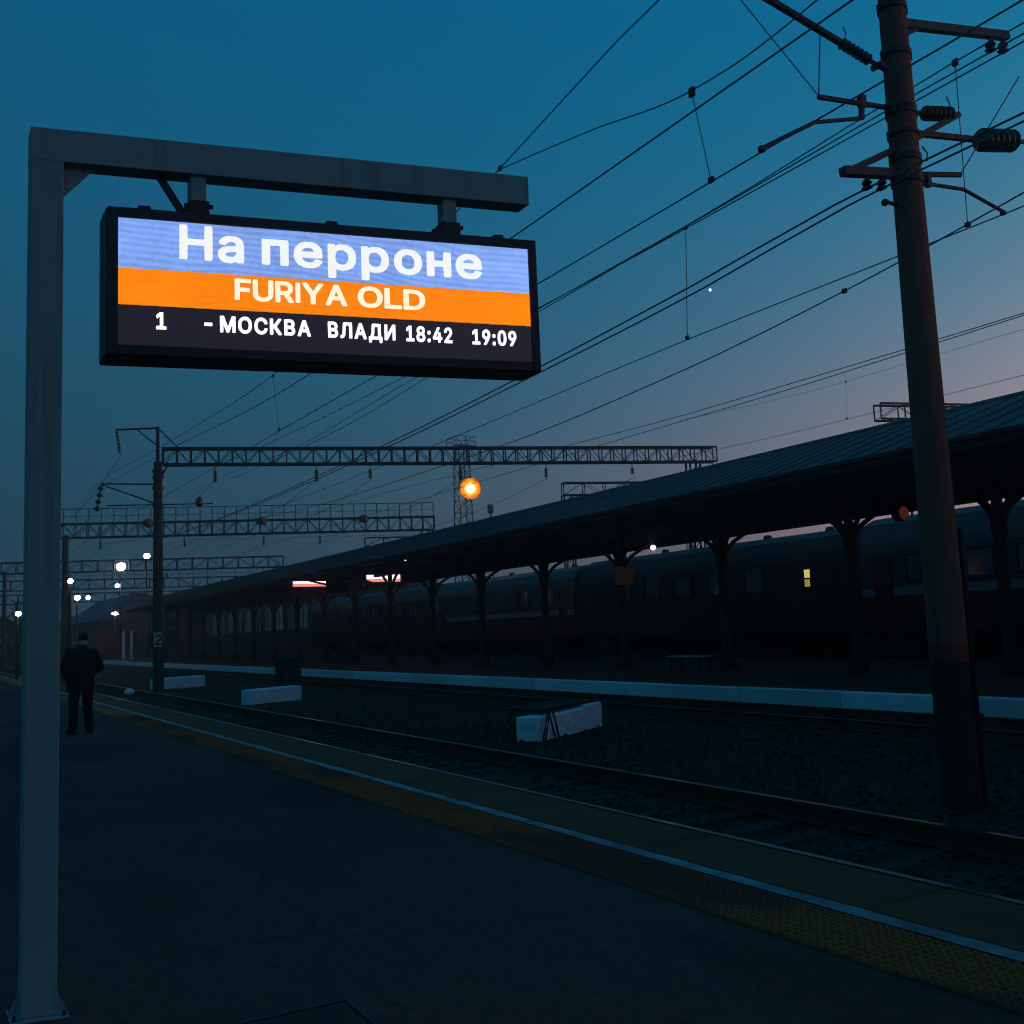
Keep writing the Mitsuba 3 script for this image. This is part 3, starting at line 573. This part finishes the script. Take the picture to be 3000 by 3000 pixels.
def arc(p, q, sag, n=6):
    p, q = np.array(p, float), np.array(q, float); c = np.array([p[0] if abs(q[0] - p[0]) + abs(q[1] - p[1]) else p[0], p[1], q[2]])
    return np.array([(1 - t) ** 2 * p + 2 * t * (1 - t) * (p * .35 + c * .65) + t * t * q for t in np.linspace(0, 1, n)])
def ribbon(pts, w):
    return join([bar(pts[i], pts[i + 1] + (pts[i + 1] - pts[i]) * .08, w, w) for i in range(len(pts) - 1)])
bx = [ribbon(arc((sx * .12, sy * .12, 3.35), (sx * 2.6, sy * .95, 4.68), 0), .10) for sx, sy in ((1, 0), (-1, 0))] + [ribbon(arc((0, sy * .12, 3.35), (0, sy * 1.0, 4.68), 0), .10) for sy in (1, -1)]
bx_ply = [mikit.ply(m, 'column_paint') for m in bx]
sh_ply = mikit.ply(lathe([(.155, .5), (.15, .55), (.135, 3.2), (.19, 3.28), (.19, 3.40), (.13, 3.44), (.12, 4.66)], n=8), 'column_paint')
ba_ply = mikit.ply(lathe([(.27, 0), (.27, .42), (.21, .50)], n=8), 'concrete')
tie_ply = mikit.ply(join(box(-4.3, 4.3, -.07, .07, 4.68, 4.85), bar((-4.3, 0, 4.82), (0, 0, 6.25), .10, .14), bar((4.3, 0, 4.82), (0, 0, 6.25), .10, .14), box(-.06, .06, -.06, .06, 4.85, 6.25)), 'dark_wood')
for y in sorted(CY):
    w_ = T().translate([XR, y, 0]); c = num(f'{can}__column')
    obj('shaft', sh_ply, None, c, to_world=w_); obj('base', ba_ply, None, c, to_world=w_)
    for b in bx_ply: obj('bracket', b, None, c, to_world=w_)
    obj('roof_truss', tie_ply, None, can, to_world=w_)
for y, lab in ((58.3, 'small far lit display with white and red bands under the canopy, left one'), (53.0, 'small far lit display half hidden by canopy columns, right one')):
    z = 4.27 - 2.90 if y > 55 else 4.20 - 2.90; xo = 18.55 if y > 55 else 21.0
    M = basis((xo, y, z), (1, 0, 0))
    display('information_display', lab, M, 'displays under the canopy', text=False)
    for s in (.8, 1.85): obj('hanger', rod((xo + s, y + .05, z + 3.6), (xo + s, y + .05, 5.2), .025), 'dark_steel', can)
sp = thing('platform_sign', 'dim ochre notice board on a canopy column', 'sign')
obj('board', cbox(21.25, 22.05, 29.60, 29.64, 2.92, 3.56, .01), 'sign_plate', sp); obj('bracket', bar((21.7, 29.64, 3.3), (21.7, 29.9, 3.3), .05), 'dark_steel', sp)
b = thing('platform_bench', 'pale bench beside a canopy column on the far platform', 'bench')
for k in range(4): obj('slat', cbox(20.75 + k * .13, 20.86 + k * .13, 24.6, 26.4, .44, .475, .006), 'plate_white', b)
for yy in (24.8, 26.2):
    for xx in (20.80, 21.2): obj('leg', box(xx - .03, xx + .03, yy - .03, yy + .03, 0, .44), 'dark_steel', b)
lo = thing('loudspeaker', 'round dark loudspeaker with a small white light under the far canopy eave', 'loudspeaker')
obj('horn', lathe([(.05, 0), (.09, .08), (.26, .30), (.26, .33)], (22.0, 28.6, 4.42), (0, -1, .1), 14), 'dark_steel', lo); obj('bracket', rod((22.0, 28.6, 4.42), (22.0, 28.6, 4.8), .03), 'dark_steel', lo)
obj('light', mikit.ply(sphere((21.75, 28.0, 4.10), .09, 1), 'lit_base', emitter=lamp_mat((4, 4, 4.2))), None, lo)
cl = thing('ceiling_light', 'pair of small white lights under the canopy roof', 'lamp')
obj('bulb', mikit.ply(sphere((20.45, 45.8, 5.10), .075, 1), 'lit_base', emitter=lamp_mat((1.2, 1.2, 1.25))), None, cl)
obj('bulb', mikit.ply(sphere((20.45, 45.2, 5.16), .075, 1), 'lit_base', emitter=lamp_mat((1.0, 1.0, 1.05))), None, cl)
obj('conduit', rod((20.45, 44.9, 5.28), (20.45, 46.1, 5.28), .03), 'dark_steel', cl)

# ------------------------------------------------------------------ standing train behind the canopy
XS = 29.05
def carriage(label, y0, y1, upper, lower, group, windows, stripe=True, slant=False, doors=True, lit=None, name='passenger_carriage', top_z=4.72):
    t = thing(name, label, 'train carriage', group); xc = XS + 1.5
    prof = [(-1.5, 1.05), (-1.5, 3.55), (-1.42, 4.0), (-1.15, top_z - .32), (-.6, top_z - .08), (0, top_z), (.6, top_z - .08), (1.15, top_z - .32), (1.42, 4.0), (1.5, 3.55), (1.5, 1.05)]
    obj('body', extrude_y([(xc + a, b) for a, b in prof], y0, y1), upper, t)
    obj('lower_band', box(xc - 1.512, xc - 1.498, y0 + .02, y1 - .02, .95, 2.12), lower, t)
    if stripe: obj('stripe', box(xc - 1.520, xc - 1.498, y0 + .02, y1 - (2.0 if slant else .02), 2.13, 2.42), 'train_stripe', t)
    if slant:
        p = Polygon([(y1 - 2.0, 2.13), (y1 - 2.0, 2.42), (y1 - .3, 3.30), (y1 - .02, 3.30), (y1 - .02, 3.02), (y1 - 1.7, 2.13)])
        m = trimesh.creation.extrude_polygon(p, .02, engine='earcut'); v = np.array(m.vertices); g = trimesh.Trimesh(np.c_[xc - 1.52 + v[:, 2], v[:, 0], v[:, 1]], m.faces, process=False); g.fix_normals()
        obj('slanting_stripe', g, 'train_stripe', t)
    ribs = [box(xc - 1.512, xc - 1.495, y0 + .3, y1 - .3, z, z + .035) for z in (3.62, 1.35, 1.6, 1.85)]
    obj('side_rib', join(ribs), upper, t, kind='stuff')
    obj('solebar', box(xc - 1.42, xc + 1.42, y0 + .1, y1 - .1, .72, 1.04), 'train_dark', t)
    for yy, wd in windows:
        wdw = obj('window', box(xc - 1.516, xc - 1.49, yy - wd / 2, yy + wd / 2, 2.62, 3.48), 'window_glass', t)
        for a, b, c, d in ((yy - wd / 2 - .05, yy + wd / 2 + .05, 3.48, 3.53), (yy - wd / 2 - .05, yy + wd / 2 + .05, 2.57, 2.62), (yy - wd / 2 - .05, yy - wd / 2, 2.62, 3.48), (yy + wd / 2, yy + wd / 2 + .05, 2.62, 3.48)):
            obj('window_frame', box(xc - 1.53, xc - 1.49, a, b, c, d), 'train_dark', wdw)
        if wd > .9:
            for a, b in ((yy - wd / 2 + .04, yy - wd / 2 + .30), (yy + wd / 2 - .30, yy + wd / 2 - .04)): obj('curtain', box(xc - 1.522, xc - 1.517, a, b, 2.66, 3.44), 'curtain', wdw)
    if lit:
        obj('lit_window', mikit.ply(box(xc - 1.519, xc - 1.48, lit[0] - lit[1] / 2, lit[0] + lit[1] / 2, 2.99, 3.30), 'lit_base', emitter=lamp_mat((.62, .50, .16))), None, t, label='narrow window lit yellow from inside')
        obj('lit_window', mikit.ply(box(xc - 1.519, xc - 1.48, lit[0] - lit[1] / 2 + .05, lit[0] + lit[1] / 2, 2.66, 2.94), 'lit_base', emitter=lamp_mat((.30, .22, .04))), None, t)
        obj('window_frame', join(box(xc - 1.53, xc - 1.48, lit[0] - lit[1] / 2 - .04, lit[0] - lit[1] / 2, 2.62, 3.34), box(xc - 1.53, xc - 1.48, lit[0] + lit[1] / 2, lit[0] + lit[1] / 2 + .04, 2.62, 3.34), box(xc - 1.53, xc - 1.48, lit[0] - lit[1] / 2, lit[0] + lit[1] / 2, 2.95, 2.98)), 'train_dark', t)
    if doors:
        for yy in (y0 + 1.0, y1 - 1.0):
            d = obj('door', box(xc - 1.524, xc - 1.49, yy - .4, yy + .4, 1.08, 3.50), lower, t); obj('handle', box(xc - 1.56, xc - 1.524, yy + .28, yy + .31, 1.9, 2.5), 'dark_steel', d)
    for yb in (y0 + 3.6, y1 - 3.6):
        bo = obj('bogie', join(box(xc - 1.15, xc - .95, yb - 1.7, yb + 1.7, .30, .52), box(xc + .95, xc + 1.15, yb - 1.7, yb + 1.7, .30, .52), box(xc - 1.1, xc + 1.1, yb - .3, yb + .3, .25, .7)), 'train_dark', t)
        for dy in (-1.2, 1.2):
            for s in (-1, 1): obj('wheel', lathe([(.47, -.07), (.47, .06), (.50, .065), (.50, .08)], (xc + s * .80, yb + dy, .26), (s, 0, 0), 20), 'rail_side', bo)
    for yy in np.arange(y0 + 7, y1 - 7, 2.6): obj('underfloor_box', box(xc - 1.25, xc - .6, yy, yy + 1.7, .22, .74), 'train_dark', t)
    for yy in np.arange(y0 + 2, y1 - 1, 3.4): obj('roof_vent', lathe([(.18, 0), (.18, .12), (.10, .16)], (xc, yy, top_z - .02), n=10), upper, t)
    return t
gt = 'carriages of the train behind the canopy'
carriage('grey and red carriage with a white stripe and curtained windows, behind the near pole', 1.5, 25.6, 'train_grey', 'train_red', gt, [(y, 1.2) for y in np.arange(4.5, 23.5, 2.05)], top_z=4.98)
carriage('dark green carriage in the middle with one narrow window lit yellow', 26.2, 43.6, 'train_green', 'train_green', gt, [(y, 1.0) for y in (31, 33.2, 35.4, 37.6, 39.8)], stripe=False, lit=(28.1, .30), top_z=4.82)
carriage('grey and red carriage whose white stripe slants up at its far end', 44.2, 60.6, 'train_grey', 'train_red', gt, [(y, .9) for y in (46.6, 49.2, 51.8, 54.4)], slant=True)
carriage('dark carriage at the far left end of the train', 61.2, 85, 'train_green', 'train_green', gt, [(y, 1.0) for y in np.arange(64, 83, 2.2)], stripe=False)
carriage('dark carriage at the right end of the train, cut by the frame', -23, 1.0, 'train_grey', 'train_red', gt, [(y, 1.2) for y in np.arange(-20, -2, 2.05)])
fe = thing('added_fence', 'added dark concrete panel fence behind the train, blocking the sky under it', 'fence')  # unseen, added to block the bright sky that showed under the carriages
pn = mikit.ply(join(cbox(0, .10, .05, 2.95, -.6, 2.3, .02), [box(-.02, 0, .25 + i * .9, .95 + i * .9, .1 + j * .75, .7 + j * .75) for i in range(3) for j in range(3)]), 'concrete')
ps = mikit.ply(box(-.08, .12, -.05, .05, -.6, 2.4), 'concrete')
for k_ in range(60):
    w_ = T().translate([38.6, -30 + 3.0 * k_, 0]); obj('panel', pn, None, fe, to_world=w_); obj('post', ps, None, fe, to_world=w_)
sg = thing('signal_lamp', 'small dull orange lamp under the canopy left of the near pole', 'lamp')
obj('lens', mikit.ply(lathe([(.16, 0), (.16, .03), (.10, .06)], (21.0, 17.0, 3.98), (0, -1, 0), 14), 'lit_base', emitter=lamp_mat((.05, .012, .006))), None, sg)
obj('housing', lathe([(.19, 0), (.19, .22), (.12, .28)], (21.0, 17.0, 3.98), (0, 1, 0), 14), 'dark_steel', sg); obj('bracket', rod((21.0, 17.15, 4.1), (21.0, 17.15, 4.7), .03), 'dark_steel', sg)

# ------------------------------------------------------------------ things between the tracks
def block(label, a, b, h, seed, notch=False):
    a, b = np.array([*a, -.45]), np.array([*b, -.45]); u = (b - a) / np.linalg.norm(b - a); Ln = np.linalg.norm(b - a); M = basis(a, u); rg = np.random.default_rng(seed)
    t = thing('concrete_block', label, 'concrete block', 'white painted concrete blocks between the tracks')
    cuts = [0, Ln * .72, Ln] if notch else [0, Ln]
    for i in range(len(cuts) - 1):
        m = cbox(cuts[i] + .008, cuts[i + 1] - .008, 0, .45, 0, h + (.05 if i else 0), .03); m = m.subdivide_to_size(.12)
        v = np.array(m.vertices); v += (meshkit.noise(v * 9 + seed, seed)[:, None] - .5) * .025 * [1, 1, 1]
        obj('segment', move(trimesh.Trimesh(v, m.faces, process=False), M), 'white_paint', t)
    return t, M
blk, BM = block('nearest white concrete block with a black cable loop at its left end', (9.30, 15.45), (11.62, 16.85), .46, 3, True)
block('middle white concrete block, second from the near pole', (8.62, 30.85), (10.5, 31.7), .50, 5)
block('farthest white concrete block at the foot of the gantry mast', (8.7, 45.3), (11.0, 46.4), .52, 8)
cbk = thing('cable_loop', 'black cable looped over the left end of the nearest white block', 'cable')
for k, (o, rr) in enumerate(((.30, .30), (.42, .33))):
    pts = [(o - .25 * math.cos(a) * (1 + .1 * k), -.05 - .05 * math.sin(a * 2), .02 + rr * 1.75 * math.sin(a)) for a in np.linspace(0, math.pi, 14)]
    obj('strand', move(polytube(pts, .018, 6), BM), 'rubber', cbk)
pk = thing('wooden_planks', 'dark wooden planks lying on top of the nearest white block', 'planks')
for k in range(4): obj('plank', move(cbox(.35 + .07 * k, 2.5 + RNG.uniform(-.2, .2), .10 + k * .21, .29 + k * .21, .512, .565 + RNG.uniform(-.004, .004), .008), BM), 'dark_wood', pk)
cb_ = thing('trackside_cabinet', 'dark trackside cabinet in front of the white platform edge', 'cabinet')
obj('housing', cbox(11.55, 12.35, 37.4, 38.0, -.35, .72, .015), 'train_dark', cb_); obj('door', cbox(11.60, 12.30, 37.385, 37.402, -.2, .64, .004), 'dark_steel', cb_); obj('lid', cbox(11.50, 12.40, 37.33, 38.05, .72, .78, .01), 'train_dark', cb_)
mk = thing('marker_stone', 'small pale marker stone between the tracks right of the nearest white block', 'marker stone')
obj('stone', cbox(13.0, 13.22, 14.7, 14.85, -.45, -.30, .02), 'concrete', mk)
tr_ = thing('litter_bag', 'small pale bag lying beside the person', 'bag')
vb = trimesh.creation.icosphere(subdivisions=2, radius=.3); vv = np.array(vb.vertices) * [1, .7, .7]; vv *= (0.8 + .4 * meshkit.noise(vv * 5, 2))[:, None]; vv = vv * .62 + [6.9, 41.0, -.22]
obj('sack', trimesh.Trimesh(vv, vb.faces, process=False), 'white_paint', tr_, smooth=True)

# ------------------------------------------------------------------ person
def skin_of(joints, bones, edge=.03, it=8):
    ms = []
    for a, b in bones:
        pts = []
        for k in (a, b):
            c, r = joints[k]; s = trimesh.creation.icosphere(subdivisions=2, radius=1.0); pts.append(np.array(s.vertices) * np.atleast_1d(r) + c)
        ms.append(m3.Manifold.hull_points(np.vstack(pts)))
    m = ms[0]
    for q in ms[1:]: m = m + q
    m = m.refine_to_length(edge).to_mesh(); t = trimesh.Trimesh(m.vert_properties[:, :3], m.tri_verts, process=True)
    trimesh.smoothing.filter_taubin(t, iterations=it); return t
pe = thing('person', 'person in a dark jacket and trousers standing on the platform, seen from behind', 'person')
PM = basis((2.56, 20.1, 0), (math.cos(.15), math.sin(.15), 0))
J = dict(hip=((0, 0, .93), (.16, .11, .10)), waist=((0, .0, 1.10), (.16, .11, .10)), chest=((0, .0, 1.32), (.19, .125, .12)), neck=((0.01, .02, 1.50), .058), head0=((.035, .05, 1.62), (.075, .095, .085)), head1=((.045, .06, 1.68), (.078, .098, .085)),
         shL=((-.19, 0, 1.42), .068), elL=((-.285, -.02, 1.14), .047), wrL=((-.20, .12, .98), .034), shR=((.19, 0, 1.42), .068), elR=((.30, -.05, 1.16), .047), wrR=((.17, .14, 1.04), .034),
         hpL=((-.10, 0, .92), .095), knL=((-.125, .02, .50), .062), anL=((-.14, 0, .09), .045), toL=((-.16, .16, .045), .04), hpR=((.10, 0, .92), .095), knR=((.135, .07, .50), .062), anR=((.165, .06, .09), .045), toR=((.23, .20, .045), .04),
         haL=((-.17, .17, .94), .036), haR=((.12, .18, 1.04), .036))
J = {k: (np.array(c, float), r) for k, (c, r) in J.items()}
body = skin_of(J, [('hip', 'waist'), ('waist', 'chest'), ('chest', 'neck'), ('neck', 'head0'), ('head0', 'head1'), ('chest', 'shL'), ('chest', 'shR'), ('shL', 'elL'), ('elL', 'wrL'), ('wrL', 'haL'), ('shR', 'elR'), ('elR', 'wrR'), ('wrR', 'haR'),
                   ('hip', 'hpL'), ('hip', 'hpR'), ('hpL', 'knL'), ('knL', 'anL'), ('anL', 'toL'), ('hpR', 'knR'), ('knR', 'anR'), ('anR', 'toR')])
obj('body', move(body, PM), 'skin', pe, smooth=True)
grow = lambda k, g, dz=0: (J[k][0] + [0, 0, dz], np.atleast_1d(J[k][1]) + g)
Jk = {k: grow(k, .035) for k in ('waist', 'chest', 'shL', 'shR', 'elL', 'elR')}; Jk.update(hem=(np.array([0, 0, .84]), np.array([.235, .165, .06])), wL=grow('wrL', .02), wR=grow('wrR', .02), col=(np.array([.015, .025, 1.53]), np.array([.095, .095, .06])))
Jk['waist'] = (J['waist'][0], np.array([.215, .155, .12])); Jk['chest'] = (J['chest'][0], np.array([.235, .165, .15]))
jacket = skin_of(Jk, [('hem', 'waist'), ('waist', 'chest'), ('chest', 'col'), ('chest', 'shL'), ('chest', 'shR'), ('shL', 'elL'), ('elL', 'wL'), ('shR', 'elR'), ('elR', 'wR')], .03, 5)
v = np.array(jacket.vertices); v += jacket.vertex_normals * ((meshkit.noise(v * [9, 9, 16], 4) - .5) * .03)[:, None]
obj('jacket', move(trimesh.Trimesh(v, jacket.faces, process=False), PM), 'cloth_black', pe, smooth=True)
Jt = {k: grow(k, g) for k, g in (('hip', .02), ('hpL', .02), ('hpR', .02), ('knL', .022), ('knR', .022), ('anL', .028), ('anR', .028))}
trousers = skin_of(Jt, [('hip', 'hpL'), ('hip', 'hpR'), ('hpL', 'knL'), ('knL', 'anL'), ('hpR', 'knR'), ('knR', 'anR')], .03, 5)
obj('trousers', move(trousers, PM), 'cloth_navy', pe, smooth=True)
for s in ('L', 'R'):
    a, b_ = J['an' + s][0], J['to' + s][0]
    sh = skin_of({'a': (a + [0, -.05, -.045], np.array([.05, .05, .045])), 'b': (b_ + [0, .03, 0], np.array([.05, .06, .04])), 'c': (a, .055)}, [('a', 'b'), ('a', 'c')], .025, 4)
    obj('shoe', move(sh, PM), 'rubber', pe, smooth=True)
hat = skin_of({'a': (np.array([.045, .05, 1.69]), np.array([.088, .105, .075])), 'b': (np.array([.045, .04, 1.72]), np.array([.08, .095, .07]))}, [('a', 'b')], .025, 3)
obj('cap', move(hat, PM), 'cloth_black', pe, smooth=True)
for s in (-1, 1): obj('ear', move(sphere((0.038 + s * .083, .05, 1.62), .022, 1), PM), 'skin', pe)

# ------------------------------------------------------------------ lamps
def lamp_post(label, x, y, z, r, rad, arm=None, base=0.0, extra=(), name='street_lamp', flat=False, col=(1.0, .98, .93)):
    t = thing(name, label, 'lamp', 'lit yard and platform lamps')
    obj('pole', lathe([(.11, base), (.09, base + .4), (.055, z + .25)], (x, y + .25, 0), n=10), 'far_steel', t)
    for i, (hx, hz, hr) in enumerate(((x, z, r),) + tuple(extra)):
        h = obj('lamp_head', lathe([(hr * .3, .0), (hr * .55, -.05), (hr * .6, -.09)], (hx, y, hz + hr * .85 + .06), n=14), 'far_steel', t)
        m = sphere((0, 0, 0), 1.0, 2); m.apply_scale(hr); 
        if flat: m.vertices = np.array(m.vertices) * [1.2, 1.2, .55]
        m.apply_translation((hx, y, hz))
        obj('globe', mikit.ply(m, 'lit_base', emitter=lamp_mat([c * rad for c in col])), None, h)
        obj('lamp_arm', bar((x, y + .25, hz + hr * .7 + .1), (hx, y, hz + hr * .7 + .12), .06), 'far_steel', h)
    return t
lamp_post('tall lamp post with the largest white globe light, left of the gantry mast', 16.9, 105, 9.05, .43, 40, extra=((16.55, 7.22, .20),), base=0)
lamp_post('white lamp just left of the gantry mast, above the canopy end', 21.6, 117.5, 11.1, .34, 9)
lamp_post('slim platform lamp with a small white globe right of the grey post', 4.60, 39.0, 3.84, .092, 12)
lamp_post('double yard lamp behind the slim platform lamp', 9.9, 80, 5.05, .205, 12, extra=((10.62, 5.04, .15),), base=-.5)
lamp_post('lowest small white lamp right beside the grey post', 9.1, 80.5, 4.52, .15, 8, base=-.5, flat=True)
lamp_post('wide white lamp over the red container', 17.1, 109.5, 4.68, .30, 12, flat=True)
lamp_post('platform lamp at the left edge, left of the grey post', 4.55, 60, 3.40, .145, 12)

tw = thing('lighting_tower', 'lattice lighting tower with a glowing orange floodlight', 'lighting tower')
tx, ty = 52.3, 101.0
legs = [(a, b) for a in (-.62, .62) for b in (-.62, .62)]
for a, b in legs: obj('leg', bar((tx + a * 1.6, ty + b * 1.6, -.6), (tx + a, ty + b, 22.0), .10), 'far_steel', tw)
br = []
for i, z in enumerate(np.arange(1.0, 21.5, 1.35)):
    k0, k1 = 1.6 - .6 * z / 22, 1.6 - .6 * (z + 1.35) / 22
    for (a, b), (c, d) in zip(legs, (legs[1], legs[3], legs[0], legs[2])): br += [bar((tx + a * k0, ty + b * k0, z), (tx + c * k1, ty + d * k1, z + 1.35), .05), bar((tx + a * k0, ty + b * k0, z), (tx + c * k0, ty + d * k0, z), .05)]
obj('lattice', join(br), 'far_steel', tw, kind='stuff')
obj('platform_deck', box(tx - 1.2, tx + 1.2, ty - 1.2, ty + 1.2, 21.9, 22.0), 'far_steel', tw)
rl = [bar((tx + a, ty + b, 22.0), (tx + a, ty + b, 23.0), .05) for a in (-1.2, 0, 1.2) for b in (-1.2, 1.2)] + [bar((tx - 1.2, ty + b, z), (tx + 1.2, ty + b, z), .05) for b in (-1.2, 1.2) for z in (22.5, 23.0)]
obj('railing', join(rl + [bar((tx + a, ty - 1.2, z), (tx + a, ty + 1.2, z), .05) for a in (-1.2, 1.2) for z in (22.5, 23.0)]), 'far_steel', tw)
fd = np.array([-.45, -.88, -.12]); fo = np.array([tx + .30, ty - 1.3, 17.1])
fl = obj('floodlight', lathe([(.12, -.60), (.50, -.34), (1.24, -.02), (1.24, .03), (1.2, .03), (1.2, 0)], fo, fd, 32), 'far_steel', tw)
obj('halo_dish', lathe([(.02, -.10), (.35, -.09), (.70, -.06), (1.0, -.02), (1.2, .025)], fo, fd, 32), 'halo_dish', fl, smooth=30)  # oversized dish added so its lit orange face imitates the lamp's halo
obj('bulb', mikit.ply(sphere(fo + fd * .40, .46, 3), 'lit_base', emitter=lamp_mat((58, 33, 5.5))), None, fl)
obj('yoke', join(bar(fo + [0, .2, -.2], (tx, ty - .6, 16.6), .10), bar((tx - .9, ty - .62, 16.6), (tx + .9, ty - .62, 16.6), .08)), 'far_steel', fl)
ds = thing('signal_post', 'thin dark post end just right of the orange floodlight', 'post')
obj('pole', rod((56.3, 102, -.6), (56.3, 102, 14.9), .10), 'far_steel', ds); obj('head', cbox(56.0, 56.6, 101.8, 102.2, 14.7, 15.7, .05), 'far_steel', ds)
stx = thing('evening_star', 'single bright star in the dusk sky right of the display', 'star')
obj('disc', mikit.ply(sphere((358 * 2, 800, 1.55 + 172.8 * 2), 1.55, 1), 'lit_base', emitter=lamp_mat((1.6, 1.6, 1.7))), None, stx)

# ------------------------------------------------------------------ far left background
wh = thing('warehouse', 'low building with a dark blue gable roof beyond the canopy end', 'building')
obj('wall', box(19.0, 33.5, 132, 165, -.6, 4.6), 'plaster', wh)
obj('roof', extrude_y([(18.2, 4.5), (23.0, 7.9), (34.3, 4.5)], 131.4, 165.5), 'blue_roof', wh)
for x in (20.3, 22.6, 24.9, 27.2): obj('window', box(x - .5, x + .5, 131.93, 131.99, 1.2, 3.0), 'window_glass', wh)
for x in (21.6, 22.5): 
    k = thing('white_post', f'{"left" if x < 22 else "right"} of two pale posts beside the red container', 'post', 'pale posts by the red container'); obj('shaft', rod((x * .885, 117, -.6), (x * .885, 117, 3.0), .13, n=8), 'white_paint', k)
rc = thing('shipping_container', 'dull red container standing beyond the canopy end', 'container')
obj('shell', box(16.9, 18.8, 117.5, 121, .6, 3.1), 'brick_red', rc); obj('door', join([box(16.9 + .95 * i + .03, 17.82 + .95 * i, 117.46, 117.5, .65, 3.05) for i in (0, 1)]), 'brick_red', rc)
obj('rib', join([box(17.0 + .22 * i, 17.08 + .22 * i, 117.43, 117.46, .7, 3.0) for i in range(8)]), 'brick_red', rc, kind='stuff'); obj('chassis', box(17.0, 18.7, 117.6, 120.8, -.6, .6), 'train_dark', rc)
car = thing('parked_car', 'pale car parked at the left edge of the platform', 'car')
cprof = [(-2.1, .35), (-2.15, .75), (-1.5, .90), (-.9, 1.42), (.7, 1.45), (1.35, .98), (2.1, .85), (2.15, .4)]
m = trimesh.creation.extrude_polygon(Polygon(cprof), 1.7, engine='earcut'); v = np.array(m.vertices); g = trimesh.Trimesh(np.c_[v[:, 2] + 3.4, v[:, 0] + 86, v[:, 1]], m.faces, process=False); g.fix_normals()
obj('body', g, 'car_paint', car)
for yy in (84.6, 87.3):
    for xx in (3.45, 5.05): obj('wheel', rod((xx - .1, yy, .33), (xx + .1, yy, .33), .33, n=16), 'rubber', car)
obj('rear_window', bar((3.6, 84.62, 1.16), (4.9, 84.62, 1.16), .02, .40), 'window_glass', car)
sb = thing('station_building', 'dark station building with dim arched windows seen between the far canopy columns', 'building')
obj('wall', box(30.0, 44, 87.5, 128, -.6, 5.6), 'plaster', sb)
obj('roof', extrude_y([(29.6, 5.6), (37, 7.0), (44.4, 5.6)], 87, 128.5), 'blue_roof', sb)
for i in range(11):
    yy = 89.7 + i * 3.6
    pts = [(yy - .95, 2.3), (yy + .95, 2.3), (yy + .95, 3.8)] + [(yy + .95 * math.cos(a), 3.8 + .95 * math.sin(a)) for a in np.linspace(.25, math.pi - .25, 7)] + [(yy - .95, 3.8)]
    m = trimesh.creation.extrude_polygon(Polygon(pts), .06, engine='earcut'); v = np.array(m.vertices); g = trimesh.Trimesh(np.c_[29.95 + v[:, 2], v[:, 0], v[:, 1]], m.faces, process=False); g.fix_normals()
    q = (.9, .5, 1.2, .8, .4, 1.1, .6, 1.0, .7, .9, .5)[i]
    w_ = obj('window', mikit.ply(g, 'lit_base', emitter=lamp_mat((.007 * q, .017 * q, .025 * q))), None, sb)
    obj('glazing_bar', join(box(29.90, 29.95, yy - .05, yy + .05, 2.3, 4.7), box(29.90, 29.95, yy - .95, yy - .05, 3.5, 3.6), box(29.90, 29.95, yy + .05, yy + .95, 3.5, 3.6)), 'train_dark', w_)
# bare trees and a fence of trunks at the left edge
def bare_tree(label, x, y, h, seed):
    rg = np.random.default_rng(seed); t = thing('bare_tree', label, 'tree', 'trees at the left edge')
    obj('trunk', polytube([(x, y, -.6), (x + rg.normal(0, .1), y, h * .4), (x + rg.normal(0, .2), y, h * .9)], .16, 7), 'dark_wood', t)
    tw_ = []
    for i in range(26):
        z = h * rg.uniform(.3, .9); a = rg.uniform(0, 6.28); l = h * .22 * (1.2 - z / h); p = np.array([x, y, z])
        q = p + [l * math.cos(a), l * math.sin(a), l * 1.1]; tw_.append(rod(p, q, .04, .012, 4))
        for j in range(4):
            b2 = a + rg.normal(0, .8); s_ = p + (q - p) * rg.uniform(.4, 1); tw_.append(rod(s_, s_ + np.array([math.cos(b2), math.sin(b2), 1.2]) * l * .4, .018, .006, 3))
    obj('crown', join(tw_), 'dark_wood', t); return t
for i, (x, y, h) in enumerate(((1.2, 120, 9.0), (2.6, 112, 8.2), (4.4, 116, 8.8), (6.0, 124, 9.4), (9.5, 128, 7.6), (12.5, 135, 7.8), (15.0, 140, 8.2))):
    bare_tree(('first', 'second', 'third', 'fourth', 'fifth', 'sixth', 'seventh')[i] + ' bare dark tree from the left edge of the frame', x, y, h, 40 + i)
lv = []
rg = np.random.default_rng(11)
for i in range(16000):
    y = rg.uniform(205, 250); x = rg.uniform(-120, 150); top_ = 5.0 + 4.5 * float(meshkit.fbm(np.array([[x * .06, y * .02, 0]]), 3, 2)[0])
    z = -.6 + top_ * rg.random() ** .6; s = rg.uniform(.35, 1.0); a = rg.normal(size=(2, 3)); c = np.array([x, y, z])
    lv.append([c + a[0] * s, c + a[1] * s, c - (a[0] + a[1]) * s * .5])
lv = np.array(lv).reshape(-1, 3); k = obj('far_wood', trimesh.Trimesh(lv, np.arange(len(lv)).reshape(-1, 3), process=False), 'leaf'); tag(k, 'dark far-off wood along the horizon', 'wood', None, 'stuff')
